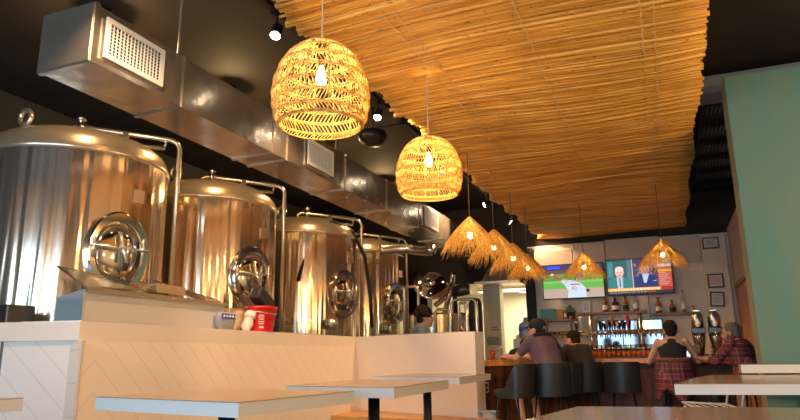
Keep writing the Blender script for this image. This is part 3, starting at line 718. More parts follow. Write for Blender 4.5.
# ---------------------------------------------------------------- bar
P0, P1, P2 = V((-2.12, 7.28)), V((-1.02, 8.95)), V((.68, 8.95))
zb = 1.05
t = thing('bar_counter', 'angled bar counter with a glossy wooden top and dark live edge board front', 'bar', (-.6, 9, 0))
n1 = V((.84, -.55))
def poly(f, b):   # f forward offset, b depth
    j = P1 + V((f * .55, -f))
    return [tuple(P0 + n1 * f), tuple(j), (P2.x + f, P2.y - f), (P2.x + f, P2.y + b), (P1.x - b * .55, P1.y + b), (P0.x - n1.x * b, P0.y - n1.y * b)]
m = MB(); m.prism(poly(.1, .62), zb - .06, zb); m.build('countertop', M['bartop'], t, world=True)
m = MB(); m.prism(poly(0, .5), 0, zb - .065); m.build('front', M['barfront'], t, world=True)
def outlet(x, y, z, ang):
    c = V((x, y, z)); R = RZ(ang)
    o = MB().box(c, (.075, .01, .118), R, .003).build('power_outlet', M['whiteplastic'], t, world=True)
    MB().box(c + R @ V((0, -.007, .025)), (.035, .004, .03), R).box(c + R @ V((0, -.007, -.025)), (.035, .004, .03), R).build('socket', M['darksteel'], o).location = -t.location
ang = math.atan2(1.67, 1.1)
for s, z in ((.2, .75), (.62, .75), (1.0, .78)): p = P0 + (P1 - P0).normalized() * s + n1 * .006; outlet(p.x, p.y, z, ang)
outlet(-.72, 8.944, .88, 0)

# black bucket stools
def stool():
    t = thing('bar_stool', 'x', 'bar stool', (0, 0, 0), 0, 'black upholstered bar stools')
    m = MB(); m.loft([((0, .02, .67), (1, 0, 0), (0, 1, 0), .17, .17), ((0, .02, .69), (1, 0, 0), (0, 1, 0), .215, .215), ((0, .03, .74), (1, 0, 0), (0, 1, 0), .215, .22), ((0, .03, .755), (1, 0, 0), (0, 1, 0), .19, .195)], 28)
    m.build('seat', M['leather'], t, True)
    m = MB(); N = 25; H = 7; vs = []
    for lay in (0, 1):
        for i in range(N):
            a = math.radians(-118 + 236 * i / (N - 1)); c = math.cos(a)
            q = max(0, min(1, (c + .25) / .85)); hh = .05 + .265 * q * q * (3 - 2 * q); sq = min(1 / max(abs(math.sin(a)), abs(c)), 1.16)
            for j in range(H):
                v = j / (H - 1); r = .225 + (.03 if lay else 0) - .01 * v; edge = .5 * (1 - abs(2 * v - 1)) 
                z = .665 + hh * 1.12 * v; k = 1 + .06 * v
                vs.append(V((r * sq * math.sin(a) * k * .93, -r * math.cos(a) * (1 + .2 * v) + .0, z)))
    f = []
    o = N * H
    for i in range(N - 1):
        for j in range(H - 1):
            q = i * H + j; f += [(q, q + 1, q + H + 1, q + H), (o + q, o + q + H, o + q + H + 1, o + q + 1)]
    for i in range(N - 1):
        for j in (0, H - 1): q = i * H + j; f.append((q, q + H, o + q + H, o + q))
    for i in (0, N - 1):
        for j in range(H - 1): q = i * H + j; f.append((q, q + 1, o + q + 1, o + q))
    m.add(vs, f); m.build('backrest', M['leather'], t, True, ang=60)
    for sx in (-1, 1):
        for sy in (-1, 1): MB().tube([(.13 * sx, .13 * sy + .02, .68), (.21 * sx, .21 * sy + .02, .0)], [.013, .009], 8).build('leg', M['blackmetal'], t, True)
    m = MB(); e = .178; m.tube([(e, e + .02, .27), (-e, e + .02, .27), (-e, -e + .02, .27), (e, -e + .02, .27)], .009, 8, True); m.build('footrest', M['blackmetal'], t, True)
    return t
face = math.radians(57)
ST = [(-1.6, 7.06, face + .35, 'black bar stool nearest to the viewer, seen from its side before the bar'), (-1.27, 7.4, face - .45, 'black bar stool under the man in the mauve shirt'), (-1.2, 7.93, face + .25, 'black bar stool seen narrow between the two seated men'), (-1.02, 8.42, face - .6, 'black bar stool under the man in the dark shirt'), (-.56, 8.3, 0.05, 'empty black bar stool facing the bar, left of the woman'), (.02, 8.32, 0, 'bar stool under the woman in the black tank top'), (.78, 8.2, math.radians(55), 'bar stool under the man in the red plaid shirt')]
b0 = None
for x, y, a, lab in ST:
    if b0 is None: b0 = stool(); b0.location = (x, y, 0); b0.rotation_euler = (0, 0, a); b0['label'] = lab
    else: dup(b0, (x, y, 0), a, lab)
for o in [q for q in COL.objects if q.get('group') == 'black upholstered bar stools']: o.scale = (.84, .84, 1)

# ---------------------------------------------------------------- people
def fuse(mb, name, m, parent, voxel, sm=4, smooth=True):
    me = mb.mesh('tmp', m); ob = bpy.data.objects.new('tmp', me); COL.objects.link(ob)
    r = ob.modifiers.new('r', 'REMESH'); r.mode = 'VOXEL'; r.voxel_size = voxel
    s = ob.modifiers.new('s', 'SMOOTH'); s.iterations = sm; s.factor = .5
    bpy.context.view_layer.update(); dg = bpy.context.evaluated_depsgraph_get()
    me2 = bpy.data.meshes.new_from_object(ob.evaluated_get(dg)); me2.name = name
    bpy.data.objects.remove(ob); bpy.data.meshes.remove(me)
    if not me2.materials: me2.materials.append(m)
    me2.polygons.foreach_set('use_smooth', [True] * len(me2.polygons))
    o = bpy.data.objects.new(name, me2); COL.objects.link(o); o.parent = parent; return o
def person(label, loc, rz, lean=.2, hands=((-.1, .5, .3), (.1, .5, .3)), seat=.76, yaw=0, pitch=0, top='tee', topm='mauve', botm='denim', shorts=False, hair='hairdark', hairlen=0, beard=False, cap=False, skin='skin', stand=False, sc=1.0, curly=False, strap=False, collar=False, roll=0, wide=.55):
    """Local frame: looks along +Y, x to its right. Hands are given from the hip."""
    t = thing('person', label, 'person', loc, rz)
    hip = V((0, 0, seat + .09)) if not stand else V((0, 0, .93))
    sk = M[skin]
    up = V((0, math.sin(lean), math.cos(lean))); fw = V((0, math.cos(lean), -math.sin(lean))); sd = V((1, 0, 0))
    def sp(s): return hip + V((0, 0, 1)) * min(s, .12) + up * max(0, s - .12)
    fem = top == 'tank'
    w = .9 if fem else 1.0
    secs = [(-.06, .15, .1), (0, .17, .12), (.08, .162, .115), (.18, .145, .105), (.28, .16, .112), (.36, .172, .115), (.42, .17, .1), (.465, .12, .075), (.49, .065, .06)]
    body = MB(); body.loft([(sp(s), sd, fw if s > .12 else V((0, 1, 0)), a * w, b * w) for s, a, b in secs])
    neck0 = sp(.45); hc = sp(.48) + V((0, 0, .088)) + fw * .05
    body.cone(neck0, .062 * w, hc - V((0, 0, .05)), .056 * w)
    # head
    Rh = RZ(yaw) @ RX(pitch) @ RY(roll)
    def hp(x, y, z): return hc + Rh @ V((x, y, z))
    body.ball(hp(0, -.012, .035), (.075, .096, .09), Rh, 20, 14)
    body.ball(hp(0, .03, -.03), (.06, .063, .085), Rh, 16, 12)
    body.cone(hp(0, .085, .012), .011, hp(0, .108, -.022), .015, 8)
    body.ball(hp(0, .084, -.055), (.026, .014, .009), Rh); body.ball(hp(0, .08, -.068), (.022, .014, .008), Rh)
    body.ball(hp(0, .07, -.098), (.024, .02, .018), Rh)
    for s in (-1, 1):
        body.ball(hp(s * .03, .078, .026), (.024, .012, .008), Rh); body.ball(hp(s * .076, -.005, -.005), (.01, .02, .032), Rh)
        body.ball(hp(s * .034, .062, -.025), (.022, .02, .02), Rh)
    # arms
    shd = {}
    arms = []
    for i, s in enumerate((-1, 1)):
        sh = sp(.432) + sd * s * .172 * w; hd = hip + V(hands[i])
        d = hd - sh; L = d.length; u1, u2 = .29, .27
        if L > u1 + u2 - .01: hd = sh + d.normalized() * (u1 + u2 - .01); d = hd - sh; L = d.length
        a = math.acos(max(-1, min(1, (u1 * u1 + L * L - u2 * u2) / (2 * u1 * L)))); dn = d.normalized()
        down = V((s * wide, -.25, -1)); pv = (down - dn * down.dot(dn)).normalized()
        el = sh + dn * math.cos(a) * u1 + pv * math.sin(a) * u1
        body.cone(sh, .05 * w, el, .04 * w); body.cone(el, .041 * w, hd, .028 * w)
        arms.append((sh, el, hd))
        # hand: palm plus five bent fingers
        hdv = (hd - el).normalized()
        if abs(hdv.z) < .85:
            hdv = V((hdv.x, hdv.y, hdv.z * .3)).normalized(); nrm = V((0, 0, -1))
        else: nrm = V((-s, 0, 0))
        nrm = (nrm - hdv * nrm.dot(hdv)).normalized(); sv = hdv.cross(nrm)
        Rp = Matrix((sv, hdv, nrm)).transposed()
        pc = hd + hdv * .05; body.ball(pc, (.042, .052, .017), Rp)
        body.cone(hd, .026, pc, .022)
        for k in range(4):
            b = pc + hdv * .035 + sv * (k - 1.5) * .021; ln = (.036, .042, .039, .03)[k]; cv = .35
            for q in range(3):
                cv2 = cv + q * .35; e = b + (hdv * math.cos(cv2) + nrm * math.sin(cv2)) * ln * (1 - q * .22)
                body.cone(b, .0095 - q * .0008, e, .0088 - q * .0008, 8); b = e
        ts = -s; b = hd + hdv * .025 + sv * (.03 if (sv.dot(V((-s, 0, 0))) > 0) else -.03)
        side = sv if sv.dot(V((-s, 0, 0))) > 0 else -sv
        for q in range(2):
            e = b + (hdv * (.7 + q * .2) + side * (.6 - q * .4) + nrm * .25).normalized() * .036; body.cone(b, .012 - q * .002, e, .0105 - q * .002, 8); b = e
    # legs
    legs = []
    for s in (-1, 1):
        h = hip + V((s * .09, 0, -.02))
        if stand: kn = h + V((s * .02, .02, -.42)); an = V((kn.x, -.0, .08))
        else: kn = hip + V((s * .13, .40, -.0)); an = V((s * .12, .33, .36))
        body.cone(h, .085, kn, .058); body.cone(kn, .056, an, .036)
        body.cone(an + V((0, -.02, -.03)), .035, an + V((0, .14, -.045)), .028); legs.append((h, kn, an))
    bo = fuse(body, 'body', sk, t, .0085, 3)
    # clothes
    c = MB(); k = 1.1
    if top == 'tank': cs = [q for q in secs if q[0] <= .37] + [(.40, .125, .1), (.435, .1, .085), (.465, .085, .07)]
    else: cs = secs[:-1]
    if top == 'tank':
        c.loft([(sp(s - .0), sd, fw if s > .12 else V((0, 1, 0)), (a * w) * 1.06 + .004, b * w * 1.08 + .004) for s, a, b in cs])
        for s in (-1, 1): c.cone(sp(.36) + sd * s * .075 - fw * .085, .03, sp(.455) + sd * s * .07 - fw * .01, .03); c.cone(sp(.36) + sd * s * .075 + fw * .085, .028, sp(.455) + sd * s * .07, .03)
        c.loft([(sp(.3) - fw * .05, sd, fw, .13, .07), (sp(.4) - fw * .045, sd, fw, .085, .055), (sp(.45) - fw * .03, sd, fw, .07, .045)])
    else:
        c.loft([(sp(s), sd, fw if s > .12 else V((0, 1, 0)), (a * w) * 1.07 + .006 + (.012 if s < .2 else 0), b * w * 1.1 + .008 + (.012 if s < .2 else 0)) for s, a, b in cs])
        for sh, el, hd in arms:
            f = 1.0 if collar else .62
            e = sh + (el - sh) * f; c.cone(sh, .066, e, .056)
            if collar: c.cone(el, .054, el + (hd - el) * .35, .045)
        if collar: c.cone(sp(.455), .085, sp(.505) + fw * .01, .066)
    if stand: pass
    fuse(c, 'tank_top' if top == 'tank' else ('plaid_shirt' if collar else 'tee_shirt'), M[topm], t, .012, 3)
    c = MB(); c.loft([(hip + V((0, 0, z)), sd, V((0, 1, 0)), a, b) for z, a, b in ((-.1, .16, .12), (-.04, .185, .135), (.05, .178, .128))])
    for h, kn, an in legs:
        c.cone(h, .1, h + (kn - h) * (.85 if shorts else 1), .078 if shorts else .07)
        if not shorts: c.cone(kn, .07, kn + (an - kn) * .92, .05)
    fuse(c, 'shorts' if shorts else 'trousers', M[botm], t, .014, 3)
    for h, kn, an in legs:
        c = MB(); c.cone(an + V((0, -.02, -.045)), .046, an + V((0, .15, -.05)), .038); fuse(c, 'shoe', M['blackcotton'], t, .012, 2)
    for s in (-1, 1):
        e = MB(); e.ball(hp(s * .031, .083, .006), (.013, .009, .007), Rh, 10, 8); e.build('eye', M['hairdark'], t, True)
    # hair, beard, cap
    c = MB()
    if not cap:
        c.ball(hp(0, -.024, .046), (.083, .098, .092), Rh, 24, 16); c.ball(hp(0, -.055, -.01), (.07, .06, .07), Rh)
        if curly:
            random.seed(4)
            for _ in range(46):
                a, b = random.uniform(0, 2 * PI), random.uniform(-.2, 1.5); q = V((math.cos(a) * math.cos(b), math.sin(a) * math.cos(b) - .25, math.sin(b)))
                c.ball(hp(q.x * .088, q.y * .1 - .01, q.z * .1 + .045), random.uniform(.028, .04), None, 8, 6)
        if hairlen: c.ball(hp(0, -.085, -.03), (.05, .045, .06), Rh)
    else:
        c.ball(hp(0, -.05, -.008), (.073, .055, .055), Rh)
    ho = fuse(c, 'hair', M[hair], t, .009, 2)
    if not cap:
        for v in ho.data.vertices: v.co += V((noise.noise(v.co * 40), noise.noise(v.co * 40 + V((9, 0, 0))), noise.noise(v.co * 40 + V((0, 9, 0))))) * .006
    if beard:
        c = MB(); c.ball(hp(0, .04, -.072), (.056, .055, .05), Rh, 16, 12); c.ball(hp(0, .088, -.046), (.028, .01, .008), Rh)
        for s in (-1, 1): c.cone(hp(s * .06, .02, -.01), .014, hp(s * .05, .045, -.07), .02)
        fuse(c, 'beard', M[hair], t, .008, 2)
    if cap:
        kp = MB(); kp.ball(hp(0, -.014, .055), (.086, .104, .085), Rh, 24, 16)
        cp = fuse(kp, 'cap', M['blackcotton'], t, .009, 2)
        b = MB(); vs = []
        for i in range(13):
            a = math.radians(-65 + i * 130 / 12); vs.append(hp(math.sin(a) * .08, .05 + .045 * math.cos(a), .045)); vs.append(hp(math.sin(a) * .078, .06 + .11 * math.cos(a), .032))
        n = len(vs); v2 = [v - V((0, 0, .006)) for v in vs]
        f = [(2 * i, 2 * i + 2, 2 * i + 3, 2 * i + 1) for i in range(12)] + [(n + 2 * i, n + 2 * i + 1, n + 2 * i + 3, n + 2 * i + 2) for i in range(12)] + [(2 * i + 1, 2 * i + 3, n + 2 * i + 3, n + 2 * i + 1) for i in range(12)]
        b.add(vs + v2, f).build('brim', M['blackcotton'], cp, True)
        g = MB(); g.box(hp(.0, -.112, .03), (.05, .012, .02), Rh, .004); g.build('buckle', M['greybin'], cp)
    if strap:
        c = MB(); c.tube([sp(.47) + sd * (.16 * math.cos(a)) * .8 + fw * (-.1 * math.sin(a)) * .9 + up * (.01) for a in [k * PI / 12 for k in range(13)]], .022, 8)
        c.tube([sp(.45) - fw * .085 + sd * .1, sp(.3) - fw * .125 + sd * .13, sp(.1) - fw * .13 + sd * .15], .018, 8)
        c.build('bag_strap', M['blackcotton'], t, True)
    t.scale = (sc, sc, sc)
    return t
cs, sn = math.cos, math.sin
person('man in black cap and mauve shirt with his arms on the bar counter', (-1.27, 7.44, 0), face, lean=.32, hands=((-.1, .57, .24), (.05, .55, .24)), topm='mauve', botm='khaki', shorts=True, cap=True, strap=True, yaw=.15)
person('dark haired man in a dark brown shirt sitting behind the man with the cap', (-1.0, 8.42, 0), face - .1, sc=.94, lean=.42, hands=((-.12, .55, .24), (.1, .53, .24)), topm='browncotton', yaw=.1, pitch=-.15)
person('woman in a black tank top sitting at the bar, seen from behind', (.02, 8.4, 0), 0, lean=.1, hands=((-.17, .38, .23), (.17, .38, .23)), wide=.75, sc=.97, top='tank', topm='blackcotton', hairlen=0, hair='hairdark', yaw=.05, pitch=-.1)
person('bearded man in a red plaid shirt at the right end of the bar', (.78, 8.2, 0), math.radians(62), lean=.3, hands=((-.02, .53, .25), (.12, .5, .25)), topm='plaid', collar=True, beard=True, hair='hairgrey', skin='skin2', yaw=.2, pitch=-.08, sc=.95)
person('dark haired bartender bending behind the bar left of the man in the cap', (-1.95, 9.1, 0), PI + .5, sc=.93, stand=True, lean=1.0, hands=((-.15, .5, .05), (.15, .5, .05)), topm='blackcotton', yaw=0, pitch=-.1)
person('curly haired worker in a grey blue shirt behind the partition glass', (-3.2, 8.5, 0), -1.2, stand=True, lean=.05, hands=((-.2, .25, .1), (.2, .25, .1)), topm='blueshirt', curly=True, skin='skin2', sc=1.09)
# plaid shirt hung over the woman's stool
m = MB(); N = 25; H = 10; vs = []
for i in range(N):
    a = math.radians(-88 + 176 * i / (N - 1))
    for j in range(H):
        v = j / (H - 1); r = .31 + .02 * math.sin(i * 1.3 + 1) * v + .035 * v + .012 * math.sin(i * 2.9 + v * 3)
        z = 1.06 - v * (.42 + .08 * math.sin(i * .55)) + .0
        vs.append(V((r * math.sin(a) * .66, -r * math.cos(a) * .98 - (.02 if v > .1 else -.02), z)))
fs = [(i * H + j, i * H + j + 1, (i + 1) * H + j + 1, (i + 1) * H + j) for i in range(N - 1) for j in range(H - 1)]
m.add(vs, fs); o = m.build('flannel_shirt', M['plaid'], None, True, rec=False); o.location = (.02, 8.32, 0)
sol = o.modifiers.new('thick', 'SOLIDIFY'); sol.thickness = .008
tag(o, "red plaid flannel shirt draped over the back of the woman's bar stool", 'shirt')

# ---------------------------------------------------------------- bar back: shelves, taps, glasses, bottles
def shelf(x0, x1, z, lab, y0=11.95):
    t = thing('wall_shelf', lab, 'shelf', ((x0 + x1) / 2, 12.1, z - .04))
    MB().bb((x0, y0, z - .04), (x1, 12.19 if x0 < -1.55 or x1 > -.2 else 12.12, z), .004).build('board', M['shelfwood'], t, world=True)
    return t
s = shelf(-1.5, -.32, 1.84, 'dark wooden shelf with four bottles below the televisions')
for x in (-1.27, -.44): MB().tube([(x, 11.98, .95), (x, 11.98, 1.8)], .03, 16).build('shelf_post', M['pipe'], s, True, world=True)
shelf(-.25, .44, 1.79, 'dark wooden shelf below the news television, right of the four bottle shelf')
shelf(-2.2, -1.53, 1.74, 'dark wooden shelf at the left below the baseball television')
shelf(-2.2, -1.4, 1.5, 'lower dark wooden shelf behind the man with the cap')
def bottle(name, x, z, h, r, gm, lab, cat='bottle', y=12.03, lm='label', cap='black', group='bottles on the wall shelves', sq=False):
    t = thing(name, lab, cat, (x, y, z), 0, group); t.scale = (1.15, 1.15, 1.15)
    MB().lathe([(0, 0), (r, 0), (r, h * .52), (r * .9, h * .6), (r * .36, h * .72), (r * .32, h * .9), (r * .36, h * .93), (r * .3, h * .94)], n=4 if sq else 20, rot=RZ(PI / 4) if sq else None).build('glass_body', M[gm], t, not sq)
    MB().lathe([(r * .37, h * .92), (r * .37, h), (0, h)], n=16, cap=False).build('cap', M[cap], t, True)
    MB().lathe([(r * 1.02, h * .14), (r * 1.02, h * .4)], n=20, cap=False).build('bottle_label', M[lm], t, True)
    return t
bottle('bottle', -1.0, 1.84, .26, .04, 'amber', 'first of the four shelf bottles, amber with a pale label')
bottle('bottle', -.83, 1.84, .23, .05, 'darkbottle', 'second of the four shelf bottles, squat and dark red', cap='paperred')
bottle('bottle', -.66, 1.84, .23, .042, 'amber', 'third of the four shelf bottles, short amber with a dark cap', lm='black')
bottle('bottle', -.49, 1.84, .27, .036, 'clearbottle', 'last of the four shelf bottles, tall and clear', cap='whiteplastic')
bottle('bottle', -.12, 1.79, .24, .042, 'amber', 'amber bottle at the left end of the right hand shelf')
bottle('bottle', .1, 1.79, .19, .045, 'amber', 'squat amber bottle in the middle of the right hand shelf', lm='black')
bottle('bottle', .28, 1.79, .33, .03, 'clearbottle', 'tallest slim bottle on the right hand shelf')
t = thing('picture_card', 'small pale framed card at the left end of the four bottle shelf', 'card', (-1.33, 12.05, 1.84)); MB().box((0, 0, .11), (.13, .012, .2)).build('card_frame', M['whiteplastic'], t); MB().box((0, -.008, .11), (.09, .004, .15)).build('print', M['paper'], t)
t = thing('jar', 'small glass jar at the right end of the right hand shelf', 'jar', (.41, 12.03, 1.79)); MB().lathe([(0, 0), (.035, 0), (.04, .06), (.03, .08), (.03, .09)], n=16).build('jar_body', M['clearbottle'], t, True); MB().lathe([(.032, .09), (.032, .11), (0, .11)], n=16, cap=False).build('lid', M['bronze'], t, True)
tag(MB().box((0, 0, .1), (.3, .012, .19)).build('wall_card', M['teal']), 'pale teal printed card on the left wall shelf', 'card').location = (-2.02, 12.1, 1.742)
tag(MB().box((0, 0, .09), (.11, .08, .18), None, .004).build('gift_box', M['orangebox']), 'orange box on the left wall shelf beside the teal card', 'box').location = (-1.8, 12.05, 1.742)
bottle('bottle', -1.7, 1.742, .22, .03, 'clearbottle', 'slim clear bottle between the orange box and the green house box', cap='whiteplastic')
t = thing('house_box', 'green roofed house shaped box at the right end of the left shelf', 'box', (-1.6, 12.05, 1.742)); MB().prism([(-.08, -.05), (.05, -.05), (.05, .05), (-.08, .05)], 0, .13).build('box_body', M['browncotton'], t)
MB().add([(-.13, -.06, .12), (.09, -.06, .12), (-.02, -.06, .25), (-.13, .06, .12), (.09, .06, .12), (-.02, .06, .25)], [(0, 1, 2), (3, 5, 4), (0, 3, 4, 1), (1, 4, 5, 2), (2, 5, 3, 0)]).build('roof', M['green'], t)
# back counter, mirror, tap rail
t = thing('back_counter', 'low back counter under the beer taps', 'counter', (-.7, 11.9, 0)); MB().bb((-2.2, 11.5, .9), (.6, 12.11, .95)).build('top', M['steel_plain'], t, world=True); MB().bb((-2.18, 11.55, 0), (.58, 12.11, .9)).build('base', M['darkwall'], t, world=True)
t = thing('wall_mirror', 'mirror strip behind the beer taps reflecting the daylight', 'mirror', (-.65, 12.1, 1.45)); MB().bb((-1.18, 12.095, 1.2), (-.76, 12.105, 1.68)).bb((-.74, 12.095, 1.2), (-.5, 12.105, 1.68)).bb((-.4, 12.095, 1.2), (-.1, 12.105, 1.68)).build('mirror_glass', M['mirror'], t, world=True)
MB().bb((-1.2, 12.106, 1.18), (-.08, 12.115, 1.7)).build('frame', M['frameblack'], t, world=True)
t = thing('tap_rail', 'steel beer tap rail along the back wall with its row of taps', 'tap rail', (-1.0, 11.9, 1.4))
MB().tube([(-2.15, 11.9, 1.485), (-.06, 11.9, 1.485)], .035, 14).build('rail', M['chrome'], t, True, world=True)
MB().bb((-2.1, 11.75, 1.2), (-.1, 11.88, 1.215)).build('drip_tray', M['steel_plain'], t, world=True)
for k in range(24):
    x = -2.1 + k * .086
    f = MB().tube([(x, 11.88, 1.485), (x, 11.8, 1.485), (x, 11.78, 1.47), (x, 11.775, 1.40)], [.014, .013, .013, .01], 8).tube([(x, 11.81, 1.485), (x, 11.81, 1.52)], .012, 8).build('tap', M['brass'], t, True, world=True)
hk = [(-2.0, 'handlewood', .24), (-1.62, 'handlewood', .26), (-1.54, 'paper', .16), (-1.4, 'label', .25), (-1.17, 'handlewood', .22), (-1.0, 'handlewood', .18), (-.92, 'handlewood', .24), (-.62, 'red', .24), (-1.46, 'blackmetal', .15), (-1.08, 'blackmetal', .14), (-.84, 'bronze', .15), (-.74, 'blackmetal', .16)]
for x, mm, h in hk:
    x = -2.1 + round((x + 2.1) / .086) * .086
    MB().loft([((x, 11.8, 1.52), (1, 0, 0), (0, 1, 0), .013, .01), ((x, 11.8, 1.52 + h * .4), (1, 0, 0), (0, 1, 0), .022, .012), ((x, 11.8, 1.52 + h * .85), (1, 0, 0), (0, 1, 0), .035, .013), ((x, 11.8, 1.52 + h), (1, 0, 0), (0, 1, 0), .02, .01)], 14).build('tap_handle', M[mm], t, True, world=True)
# glasses along the back of the bar top
g0 = None; k = 0
t = thing('glass_rack', 'low rack holding the drinking glasses on the bar top', 'rack', (-.66, 9.4, zb)); MB().bb((-1.14, 9.3, zb), (-.17, 9.52, zb + .006)).build('rack_mat', M['rubber'], t, world=True)
for row in range(2):
    for j in range(15):
        x = -1.1 + j * .064; y = 9.36 + row * .09
        lab = 'clear pint glasses standing in a row at the back edge of the bar'
        if g0 is None:
            g0 = thing('pint_glass', lab, 'glass', (x, y, zb + .006), 0, 'pint glasses on the bar top')
            MB().lathe([(0, .004), (.026, .004), (.029, .004), (.037, .148), (.035, .148), (.027, .012), (0, .012)], n=18, cap=False).build('glass_wall', M['glasswarm'], g0, True)
            MB().lathe([(.0, .0), (.0275, .0), (.0275, .012), (0, .012)], n=18, cap=False).build('glass_foot', M['clearbottle'], g0, True)
            MB().lathe([(.0, .014), (.0285, .014), (.032, .07), (0, .07)], n=14, cap=False).build('beer', M['beer'] if 'beer' in M else mat('red_ale', (.6, .16, .05), .1, **{'Transmission Weight': .3}), g0, True)
        else: dup(g0, (x, y, zb + .006))
for o in [q for q in COL.objects if q.get('group') == 'pint glasses on the bar top']: o.scale = (1, 1, 1.2)
# chrome frozen drink machines
def machine(x, lab):
    t = thing('drink_dispenser', lab, 'drink dispenser', (x, 9.36, zb), 0, 'steel drink dispensers at the right end of the bar'); t.scale = (.92, .92, 1.1)
    MB().box((0, 0, .02), (.19, .26, .04), None, .008).build('base', M['darksteel'], t)
    m = MB(); m.loft([((0, .02, .04), (1, 0, 0), (0, 1, 0), .05, .08), ((0, .02, .22), (1, 0, 0), (0, 1, 0), .085, .1), ((0, .02, .27), (1, 0, 0), (0, 1, 0), .09, .1)]); m.build('body', M['dullsteel'], t, True)
    MB().box((0, -.02, .31), (.18, .22, .07), None, .01).build('head', M['darksteel'], t)
    m = MB(); m.loft([((0, .02, .345), (1, 0, 0), (0, 1, 0), .08, .09), ((0, .02, .47), (1, 0, 0), (0, 1, 0), .085, .095), ((0, .02, .53), (1, 0, 0), (0, 1, 0), .05, .06)]); m.build('hopper', M['dullsteel'], t, True)
    MB().tube([(0, -.1, .30), (0, -.14, .27), (0, -.14, .2)], .016).build('spout', M['chrome'], t, True)
    MB().ball((0, -.085, .39), (.035, .02, .04)).build('gauge', M['whiteplastic'], t, True)
    MB().box((0, .02, .545), (.1, .12, .03), None, .01).build('lid', M['pipe'], t)
machine(.36, 'left one of the two chrome drink dispensers on the bar'); machine(.56, 'right one of the two chrome drink dispensers on the bar')
t = thing('tablet', 'tablet with a glowing pale blue screen standing on the bar by the woman', 'tablet', (.16, 9.15, zb), -.15)
MB().box((0, 0, .1), (.16, .012, .2), RX(-.15), .003).build('tablet_body', M['blackmetal'], t); MB().box((0, -.008, .1), (.14, .003, .175), RX(-.15)).build('screen', M['tabletglow'], t); MB().box((0, .05, .012), (.1, .1, .024), None, .004).build('stand', M['blackmetal'], t)
t = thing('register', 'black card terminal on the bar beside the tablet', 'terminal', (.3, 9.1, zb), -.3); MB().box((0, 0, .03), (.12, .16, .06), None, .01).build('terminal_body', M['rubber'], t); MB().box((0, .02, .1), (.11, .03, .1), RX(-.4), .006).build('keypad', M['darksteel'], t)
t = thing('water_glass', 'clear glass of water before the man in the plaid shirt', 'glass', (.5, 9.05, zb)); MB().lathe([(0, 0), (.028, 0), (.036, .14), (.034, .14), (.026, .01), (0, .01)], n=18, cap=False).build('glass_wall', M['glass'], t, True); MB().lathe([(0, .012), (.027, .012), (.033, .1), (0, .1)], n=18, cap=False).build('water', M['glasswarm'], t, True)
def pglass(x, y, lab, col):
    t = thing('beer_glass', lab, 'glass', (x, y, zb)); MB().lathe([(0, 0), (.028, 0), (.038, .14), (.036, .14), (.026, .01), (0, .01)], n=18, cap=False).build('glass_wall', M['glass'], t, True)
    MB().lathe([(0, .012), (.027, .012), (.034, .1), (0, .1)], n=18, cap=False).build('beer', mat('ale', col, .1), t, True)
pglass(-1.96, 7.62, 'glass of red ale on the bar before the man in the cap', (.35, .04, .02)); pglass(-2.22, 7.62, 'glass of golden beer at the left end of the bar', (.7, .4, .03))
# framed papers
def pic(x, z, w, h, tilt, fm, lab, red=False):
    t = thing('framed_certificate', lab, 'framed certificate', (x, 12.06, z)); R = RY(tilt)
    MB().box((0, 0, 0), (w, .03, h), R, .004).build('frame', M[fm], t); MB().box((0, -.017, 0), (w - .05, .004, h - .05), R).build('paper_sheet', M['paper'], t)
    m = MB()
    for k in range(5): m.box(R @ V((0, -.02, h * .25 - k * h * .11)), (w * (.5 if k % 2 else .62), .001, .006), R)
    m.build('print_lines', M['darksteel'] if not red else M['paperred'], t)
pic(.81, 2.95, .26, .2, 0, 'framebrown', 'brown framed certificate, highest on the white post')
pic(.82, 2.3, .25, .24, 0, 'frameblack', 'black framed paper in the middle of the white post', True)
pic(.81, 1.99, .22, .25, .07, 'frameblack', 'tilted black framed paper, lowest on the white post')

# ---------------------------------------------------------------- televisions
def E(c, s=1.0): return emis('screen_colour', c, s, (.02, .02, .02))
def tv(x0, x1, z0, z1, lab, paint, y=12.0):
    t = thing('television', lab, 'television', ((x0 + x1) / 2, y, z0), 0, 'televisions on the bar wall')
    W, Hh = x1 - x0, z1 - z0
    MB().box((0, .03, Hh / 2), (W, .05, Hh), None, .006).build('casing', M['blackmetal'], t)
    MB().bb((-.15, .05, Hh / 2 - .1), (.15, .18, Hh / 2 + .1)).build('wall_mount', M['darksteel'], t)
    w, h = W - .03, Hh - .035
    m = MB(); mats = []; n = [0]
    def poly(pts, c, s=1.0):
        n[0] += 1; m.mi = len(mats); mats.append(E(c, s)); yy = .004 - n[0] * .0004
        m.add([V((-w / 2 + u * w, yy, .018 + v * h)) for u, v in pts], [tuple(range(len(pts)))])
    def rect(u0, v0, u1, v1, c, s=1.0): poly([(u0, v0), (u1, v0), (u1, v1), (u0, v1)], c, s)
    def ell(cu, cv, ru, rv, c, s=1.0, k=18): poly([(cu + ru * math.cos(2 * PI * i / k), cv + rv * math.sin(2 * PI * i / k)) for i in range(k)], c, s)
    paint(rect, poly, ell); m.build('screen', mats, t, rec=False); return t, w, h
